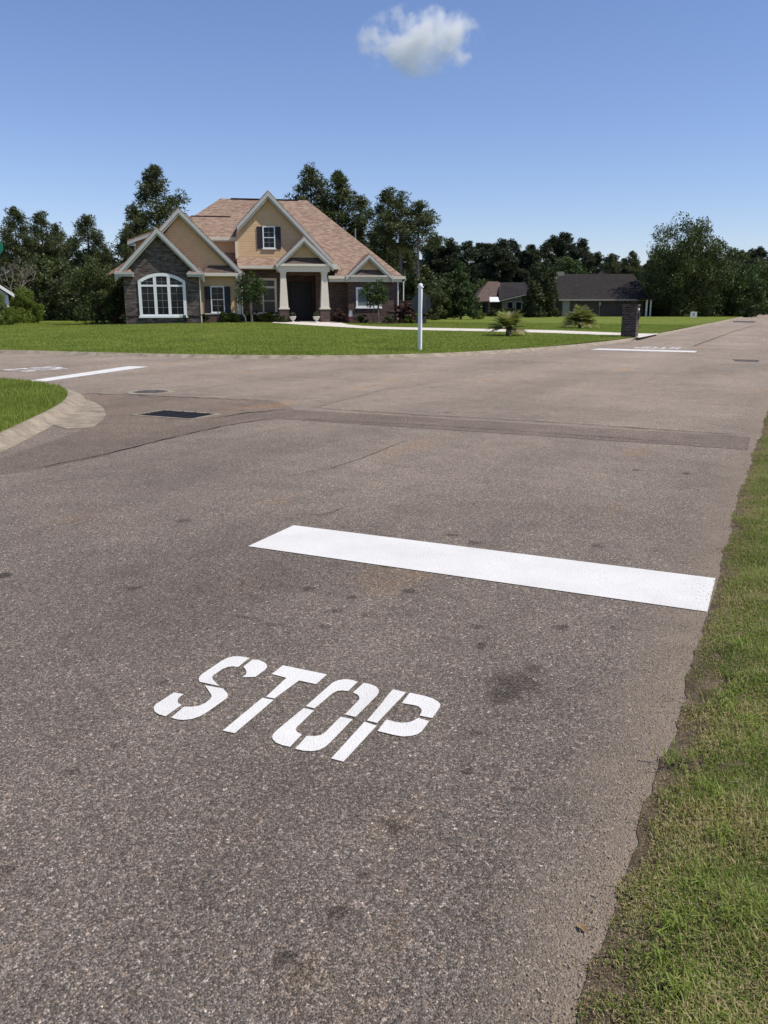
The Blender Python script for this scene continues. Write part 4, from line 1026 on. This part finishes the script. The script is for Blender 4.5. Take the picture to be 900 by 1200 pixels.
# downspouts, gutters
def spout(pts,r=.045):
    SY(pts[0][1]+.2)
    mb=H(); mb.tube(pts,r,6); part(mb,'downspout','white')
spout([(-9.72,58.6,3.3),(-9.72,58.62,1.0),(-9.55,58.45,.75),(-9.52,58.45,.42),(-9.1,58.3,.40),(-8.75,58.25,.39)])
spout([(1.12,59.75,3.4),(.96,59.92,3.15),(.96,59.92,.6)]); spout([(1.55,61.5,3.4),(1.35,61.5,3.2),(1.35,61.5,1.4)])
# low brick screen wall past the right corner
SY(61)
e=tag(H().box(1.1,2.7,61.0,61.25,.1,1.82).box(1.06,2.75,60.97,61.28,1.82,1.88).build('screen_wall',M['brick']),'low brick garden wall at the right corner of the tan house','wall'); e.location=(hx,hy,.25); e.rotation_euler=(0,0,TH+ALPHA)
# mulch beds
def bed(pts,lab=None):
    V=[]; 
    for r,f in pts:
        x,y,_=W(r,f); V.append((x,y))
    V3=[(x,y,float(lawn_z(np.array([x]),np.array([y]))[0])+.03) for x,y in V]
    o=mesh_obj('mulch_bed',V3,[tuple(range(len(V3)))],M['mulch'],uv=False); tag(o,kind='structure')
    if o.data.polygons[0].normal.z<0: o.data.flip_normals()
bed([(-18.6,56.3),(-12.3,56.2),(-9.0,57.6),(-7.8,58.2),(-7.5,59.5),(-9.8,61),(-12.3,58.8),(-17.4,57.6),(-18.6,58)])
bed([(-3.7,58.6),(-1.5,57.6),(.3,57.3),(.9,58.2),(2.9,59.3),(2.9,61),(-2.5,61),(-3.7,61)])
x0_,y0_=None,None
for cx,cy,rx,ry in ((-18.9,57.,1.9,1.0),):
    bed([(cx+rx*math.cos(t),cy+ry*math.sin(t)) for t in np.linspace(0,6.283,20)[:-1]])

# urns and ornament
def ground_at(r,f): x,y,_=W(r,f); return x,y,float(lawn_z(np.array([x]),np.array([y]))[0])
for u,lab in ((343,'white urn planter on the porch step by the left column'),(370.7,'white urn planter on the porch step by the right column')):
    r,_=L(u,372,58.7); x,y,_=W(r,58.7); e=empty('urn_planter',(x,y,.44),0,lab,'planter','pair of white porch urns')
    MB().lathe(0,0,[(.13,0),(.14,.03),(.07,.08),(.08,.12),(.19,.2),(.23,.33),(.26,.36),(.24,.38),(.2,.36)],16).build('urn',M['urn'],e,smooth=True)
    co,k,t=leaves(np.array([(0,0,.5)]),np.array([.2]),160,.05); me=np_mesh('plant',co,k,M['dark_leaves'],t); o=bpy.data.objects.new('plant',me); COL.objects.link(o); o.parent=e
x,y,z=ground_at(*[L(411,372,58.5)[0],58.5]); e=empty('garden_ornament',(x,y,z),0,'small white and red ornament on a stake beside the front path','ornament')
MB().tube([(0,0,-.1),(0,0,.35)],.02,6).build('stake',M['metal_grey'],e)
MB().lathe(0,0,[(.03,.33),(.13,.42),(.15,.55),(.09,.63),(.11,.70),(.09,.80),(.02,.84)],12).build('figure',M['white'],e,smooth=True)
MB().lathe(0,0,[(.11,.30),(.165,.40),(.10,.44)],12).add([],[]).build('skirt',M['red'],e)

# ------------------------------------------------------------------ pillar, posts, signs
px,py=-7.12,41.2
e=empty('brick_pillar',(px,py,.10),0,'square brick mailbox pillar at the driveway mouth beside the right road','pillar')
MB().box(-.34,.34,-.34,.34,-.2,1.44).build('shaft',M['pillar_brick'],e)
MB().box(-.37,.37,-.37,.37,1.44,1.515).build('cap',M['pillar_brick'],e)
MB().box(.345,.40,-.17,.17,.85,1.15).build('mailbox_door',M['blackish'],e); MB().box(.345,.37,-.14,.14,1.25,1.33).build('number_plate',M['white'],e)
gx,gy=G(492,409,.14); 
e=empty('stop_sign_post',(gx,gy,.135),0,'white square post with a domed cap carrying a stop sign seen from behind','sign post')
a=.057; MB().box(-a,a,-a,a,-.3,2.02).build('post',M['white'],e,bevel=.006)
MB().box(-.085,.085,-.085,.085,2.02,2.05).lathe(0,0,[(.07,2.05),(.082,2.07),(.078,2.11),(.05,2.145),(.0,2.155)],16).build('finial',M['white'],e)
oc=[(.37*math.cos(math.pi/8+i*math.pi/4),1.50+.37*math.sin(math.pi/8+i*math.pi/4)) for i in range(8)]
MB().prism(oc,a+.012,a+.016).build('sign_plate',M['sign_back'],e)
oc2=[(.36*math.cos(math.pi/8+i*math.pi/4),1.50+.36*math.sin(math.pi/8+i*math.pi/4)) for i in range(8)]
f_=MB().prism(oc2,a+.0165,a+.019).build('sign_face',M['red_sign'],e)
def text(body,size,loc,rot,mat,parent,name,ext=.001,align='CENTER'):
    c=bpy.data.curves.new(name,'FONT'); c.body=body; c.size=size; c.align_x=align; c.align_y='CENTER'; c.extrude=ext; c.resolution_u=3
    o=bpy.data.objects.new(name,c); COL.objects.link(o); dg=bpy.context.evaluated_depsgraph_get(); me=bpy.data.meshes.new_from_object(o.evaluated_get(dg)); bpy.data.objects.remove(o)
    o=bpy.data.objects.new(name,me); COL.objects.link(o); me.materials.clear(); me.materials.append(mat); o.parent=parent; o.location=loc; o.rotation_euler=rot; return o
text('STOP',.27,(0,a+.021,1.50),(R(90),0,R(180)),M['white'],e,'sign_text')
MB().box(-.2,.2,a+.01,a+.014,.86,1.08).build('small_plate',M['sign_back'],e)
# street sign at the left frame edge
f=16.; r,zt=L(3.5,290,f); x,y,_=W(r,f); bl=.62
e=empty('street_sign',(x-1.0*CT,y-1.0*ST,.2),TH,'green rounded street name sign at the left frame edge','street sign')
z=zt-.2; ln=.62; hh=.12
def rr(x0,x1,z0_,z1_,rad):
    P=[]
    for cx,cz,a0 in ((x1-rad,z0_+rad,-90),(x1-rad,z1_-rad,0),(x0+rad,z1_-rad,90),(x0+rad,z0_+rad,180)):
        for i in range(7): t=R(a0+i*15); P.append((cx+rad*math.cos(t),cz+rad*math.sin(t)))
    return P
ox=1.0; ln=-.08
MB().prism(rr(-ln,ox,z-hh,z+hh,.11),-.012,.0).build('blade',M['green_sign'],e)
mb=MB(); o1=rr(-ln+.015,ox-.02,z-hh+.02,z+hh-.02,.145); o2=rr(-ln+.03,ox-.035,z-hh+.035,z+hh-.035,.13)
MB().box(-.05,.05,-.05,.05,-.5,z+hh+.12).build('post',M['white'],e)
# small white yard sign under the oak
gx,gy=G(813,370,0.); 
r_,f_2=gx*CT+gy*ST,-gx*ST+gy*CT; f_2=100.; r_=L(813,368,f_2)[0]; x,y,_=W(r_,f_2)
e=empty('yard_sign',(x,y,0),TH,'small pale yard sign standing on the grass under the huge oak','sign')
MB().box(-.38,.38,-.01,.01,.15,.80).build('board',M['urn'],e); MB().box(-.34,-.32,-.012,.012,-.3,.15).box(.32,.34,-.012,.012,-.3,.15).build('leg',M['metal_grey'],e)
MB().box(-.12,.12,-.014,-.011,.3,.65).build('emblem',M['metal_grey'],e)

# ------------------------------------------------------------------ distant houses
def far_house(name,r0,f0,label):
    x,y,_=W(r0,f0); e=empty(name,(x,y,0),TH,label,'house'); org=(r0,f0,0.)
    return e,(lambda: MB(org)),org
# dark roofed long house
f0=112.
X=lambda u,v=350: L(u,v,f0)[0]; Z=lambda v,f=None: L(700,v,f or f0)[1]
e,HB,org=far_house('brick_house',X(705),f0,'long low brick house with a dark shingle roof behind the brick pillar')
x0,x1=X(656),X(757); ze=Z(350.5); zr=Z(321,f0+5)
HB().box(x0+.3,x1-.2,f0,f0+10,-.3,ze).build('wall',M['far_brick'],e)
mb=HB(); mb.hull([(x0-.2,f0-.4,ze),(x1+.3,f0-.4,ze),(x1-.4,f0+5,zr),(x0+.1,f0+5,zr)],.15); mb.hull([(x0+.1,f0+5,zr),(x1-.4,f0+5,zr),(x1+.3,f0+10.4,ze),(x0-.2,f0+10.4,ze)],.15); mb.add([(x0,f0,ze-.1),(x0,f0+10,ze-.1),(x0+.15,f0+5,zr-.1)],[(0,1,2)]); mb.add([(x1,f0,ze-.1),(x1,f0+10,ze-.1),(x1-.5,f0+5,zr-.1)],[(0,1,2)])
mb.build('roof',M['dark_shingle'],e,fix=False)
HB().box(x0-.2,x1+.3,f0-.46,f0-.41,ze-.22,ze).build('eave_trim',M['far_trim'],e)
HB().box(X(660),X(667.5),f0-.04,f0-.005,.05,Z(352.5)).build('door',M['far_trim'],e)
HB().box(X(659),X(660),f0-.05,f0-.005,.05,Z(351.5)).box(X(667.5),X(668.5),f0-.05,f0-.005,.05,Z(351.5)).build('door_frame',M['far_siding'],e)
HB().box(X(662,320),X(670,320),f0+4.6,f0+5.4,zr-.4,zr+.28).build('chimney',M['far_trim'],e)
HB().box(X(752),X(754),f0-2,f0-1.8,0,ze-.1).box(X(757),X(758.4),f0-2,f0-1.8,0,ze-.1).build('porch_post',M['trim'],e)
HB().box(X(746),X(762),f0-2.2,f0,ze-.1,ze+.12).build('porch_roof',M['dark_shingle'],e)
HB().tube([(X(703),f0-.05,0.),(X(703),f0-.05,1.6)],.04,6).box(X(702),X(704.3),f0-.15,f0-.02,1.5,1.9).build('utility_box',M['metal_grey'],e)
HB().box(X(739),X(747),f0-.04,f0-.005,.9,2.2).build('window',M['glass'],e)
HB().tube([(X(690),f0+2.5,Z(342,f0+2.5)-.3),(X(690),f0+2.5,Z(337,f0+2.5))],.08,6).build('vent_pipe',M['metal_grey'],e)
# brown hip roofed house
f0=118.
e,HB,org=far_house('brick_house',X(585),f0,'brown hip roofed house with a grey wing left of the dark pyramid shaped tree')
xa,xb=X(557),X(587); zt=Z(330,f0+4); ze=Z(353)
HB().box(xa+.2,xb,f0,f0+9,-.3,ze).build('wall',M['far_brick'],e)
mb=HB(); p1=(X(576,330),f0+4,zt); p2=(X(588,330),f0+4,zt)
mb.hull([p1,(xa-.3,f0-.4,ze),(xb+.6,f0-.4,ze),p2],.12); mb.hull([p1,(xa-.3,f0+9.4,ze),(xa-.3,f0-.4,ze)],.12); mb.hull([p2,(xb+.6,f0-.4,ze),(xb+6,f0+9.4,ze),(xa-.3,f0+9.4,ze),p1],.12)
mb.build('roof',M['brown_shingle'],e,fix=False)
xc,xd=X(587),X(622); f1=f0-1.5
HB().box(xc,xd,f1,f0+8,-.3,Z(351,f1)).prism([(xc,Z(352,f1)),(xd,Z(352,f1)),(xd,Z(344,f1)),(xd-1,Z(344,f1))],f1,f1+.2).build('wing_wall',M['far_siding'],e)
mb=HB(); mb.hull([(X(583),f1-.4,Z(351,f1)),(xd,f1-.4,Z(342,f1)),(xd,f0+4.5,Z(331,f0+4.5)),(X(588),f0+4.5,Z(331,f0+4.5))],.15); mb.build('wing_roof',M['dark_shingle'],e,fix=False)
HB().hull([(X(583),f1-.45,Z(352,f1)),(xd,f1-.45,Z(342.6,f1)),(xd,f1-.39,Z(342.6,f1)),(X(583),f1-.39,Z(352,f1))],.16).build('wing_trim',M['far_trim'],e)
for ua,ub in ((592,600),(602,610)):
    wf=HB().box(X(ua),X(ub),f1-.06,f1-.01,Z(369,f1),Z(353,f1)).build('window',M['far_trim'],e); g_=HB().box(X(ua)+.13,X(ub)-.13,f1-.09,f1-.065,Z(369,f1)+.13,Z(353,f1)-.13).build('pane',M['glass'],wf)
HB().box(X(617),X(628),f1-.03,f1-.01,.2,1.6).build('window',M['glass'],e)
mb=HB(); mb.hull([(X(571),f0-3.0,Z(353.4,f0-3)),(X(582),f0-3.0,Z(353.4,f0-3)),(X(583),f0-.5,Z(348,f0-.5)),(X(573),f0-.5,Z(348,f0-.5))],.06); mb.build('awning',M['awning'],e,fix=False)
HB().box(X(569.5),X(571),f0-3,f0-2.8,-.2,Z(353.6,f0-3)).build('porch_post',M['far_brick'],e)
HB().box(X(563),X(569),f0-.04,f0-.01,.6,2.1).build('window',M['glass'],e)
# far roofs behind the dark roofed house
f0=150.; e,HB,org=far_house('far_house',X(726),f0,'far house whose brown roof peaks just show above the dark roof')
zb=Z(330); 
HB().box(X(702),X(750),f0,f0+8,-.3,zb).build('wall',M['far_brick'],e)
mb=HB()
for ua,um,ub,vt,dy in ((704,716,728,315,0.),(716,731,750,314,1.5)):
    mb.hull([(X(um),f0-.4+dy,Z(vt)),(X(ua),f0-.4+dy,zb),(X(ua),f0+8,zb),(X(um),f0+8,Z(vt))],.15); mb.hull([(X(um),f0-.4+dy,Z(vt)),(X(um),f0+8,Z(vt)),(X(ub),f0+8,zb),(X(ub),f0-.4+dy,zb)],.15); mb.add([(X(ua)+.3,f0+dy,zb),(X(ub)-.3,f0+dy,zb),(X(um),f0+dy,Z(vt)-.2)],[(0,1,2)])
mb.build('roof',M['brown_shingle'],e,fix=False)
# white gabled cottage cut by the left frame edge
f0=64.; xe=L(16,344,f0)[0]; e,HB,org=far_house('white_cottage',xe,f0,'white cottage gable cut by the left frame edge'); e.rotation_euler=(0,0,TH+.50)
ze=L(16,344.5,f0)[1]; sl=.72; xm=xe-3.5; zm=ze+3.5*sl; xr=xe-.42
HB().prism([(2*xm-xr,0.),(xr,0.),(xr,ze-.05),(xm,zm-.15),(2*xm-xr,ze-.05)],f0,f0+6).build('wall',M['white_siding'],e)
mb=HB(); mb.hull([(xm,f0-.3,zm),(2*xm-xe,f0-.3,ze),(2*xm-xe,f0+6.3,ze),(xm,f0+6.3,zm)],.1); mb.hull([(xm,f0-.3,zm),(xm,f0+6.3,zm),(xe,f0+6.3,ze),(xe,f0-.3,ze)],.1); mb.build('roof',M['brown_shingle'],e,fix=False)
mb=HB(); mb.prism([(xm,zm),(2*xm-xe,ze),(2*xm-xe,ze-.25),(xm,zm-.28)],f0-.36,f0-.31); mb.prism([(xm,zm),(xm,zm-.28),(xe,ze-.25),(xe,ze)],f0-.36,f0-.31); mb.build('rake_board',M['white'],e)
HB().box(xr-.16,xr+.03,f0-.05,f0+.15,0,ze-.1).build('corner_board',M['white'],e)

# low hedge line & dark shrubs under the oak
shrub('hedgelow',3.4,1.2,'dark_leaves',.10,40,110)
for j,u in enumerate((763,776,790,826,838,851,864)):
    r=L(u,368,118.)[0]; x,y,_=W(r,118.); place('hedgelow','shrub',x,y,0,random.uniform(1.2,1.9),None,1.2,'dark shrub in the row under the huge oak by the right road','shrub','dark shrubs in a row under the huge oak')
for j,u in enumerate((581,590,604)):
    r=L(u,368,112.)[0]; x,y,_=W(r,112.); place('hedgelow','shrub',x,y,0,1.1,None,.8,'dark rounded shrub before the windows of the brown roofed house','shrub','shrubs before the brown roofed house')

# ------------------------------------------------------------------ cloud
bm=bmesh.new(); bmesh.ops.create_icosphere(bm,subdivisions=4,radius=1.)
for v in bm.verts:
    v.co.x*=118; v.co.y*=60; v.co.z*=62
me=bpy.data.meshes.new('cloud'); bm.to_mesh(me); bm.free()
m=bpy.data.materials.new('cloud'); m.use_nodes=True; t=m.node_tree; t.nodes.clear()
out=t.nodes.new('ShaderNodeOutputMaterial'); pv_=t.nodes.new('ShaderNodeVolumePrincipled'); t.links.new(pv_.outputs[0],out.inputs['Volume'])
pv_.inputs['Color'].default_value=(1,1,1,1); pv_.inputs['Anisotropy'].default_value=.0
tc=t.nodes.new('ShaderNodeTexCoord'); mp=t.nodes.new('ShaderNodeMapping'); mp.inputs['Scale'].default_value=(1/118,1/60,1/62); t.links.new(tc.outputs['Object'],mp.inputs[0])
ln_=t.nodes.new('ShaderNodeVectorMath'); ln_.operation='LENGTH'; t.links.new(mp.outputs[0],ln_.inputs[0])
nz_=t.nodes.new('ShaderNodeTexNoise'); nz_.inputs['Scale'].default_value=.024; nz_.inputs['Detail'].default_value=8; nz_.inputs['Roughness'].default_value=.62; t.links.new(tc.outputs['Object'],nz_.inputs[0])
ma=t.nodes.new('ShaderNodeMath'); ma.operation='MULTIPLY_ADD'; ma.inputs[1].default_value=4.6; ma.inputs[2].default_value=-1.48; t.links.new(nz_.outputs[0],ma.inputs[0])
mb_=t.nodes.new('ShaderNodeMath'); mb_.operation='SUBTRACT'; t.links.new(ma.outputs[0],mb_.inputs[0]); t.links.new(ln_.outputs['Value'],mb_.inputs[1])
mc_=t.nodes.new('ShaderNodeMath'); mc_.operation='MULTIPLY_ADD'; mc_.inputs[1].default_value=.05; mc_.inputs[2].default_value=.0; mc_.use_clamp=True; e1=t.nodes.new('ShaderNodeMath'); e1.operation='MULTIPLY_ADD'; e1.inputs[1].default_value=-3.; e1.inputs[2].default_value=3.; t.links.new(ln_.outputs['Value'],e1.inputs[0]); e2=t.nodes.new('ShaderNodeMath'); e2.operation='MINIMUM'; t.links.new(mb_.outputs[0],e2.inputs[0]); t.links.new(e1.outputs[0],e2.inputs[1]); t.links.new(e2.outputs[0],mc_.inputs[0])
t.links.new(mc_.outputs[0],pv_.inputs['Density']); me.materials.append(m)
o=bpy.data.objects.new('cloud',me); COL.objects.link(o)
f=1500.; r,z=L(492,48,f); x,y,_=W(r,f); o.location=(x,y,z); o.rotation_euler=(R(0),R(-3),TH)
o.scale=(.92,.92,.92); tag(o,'single small white puffy cloud high in the blue sky','cloud')
print('objects',len(bpy.data.objects))
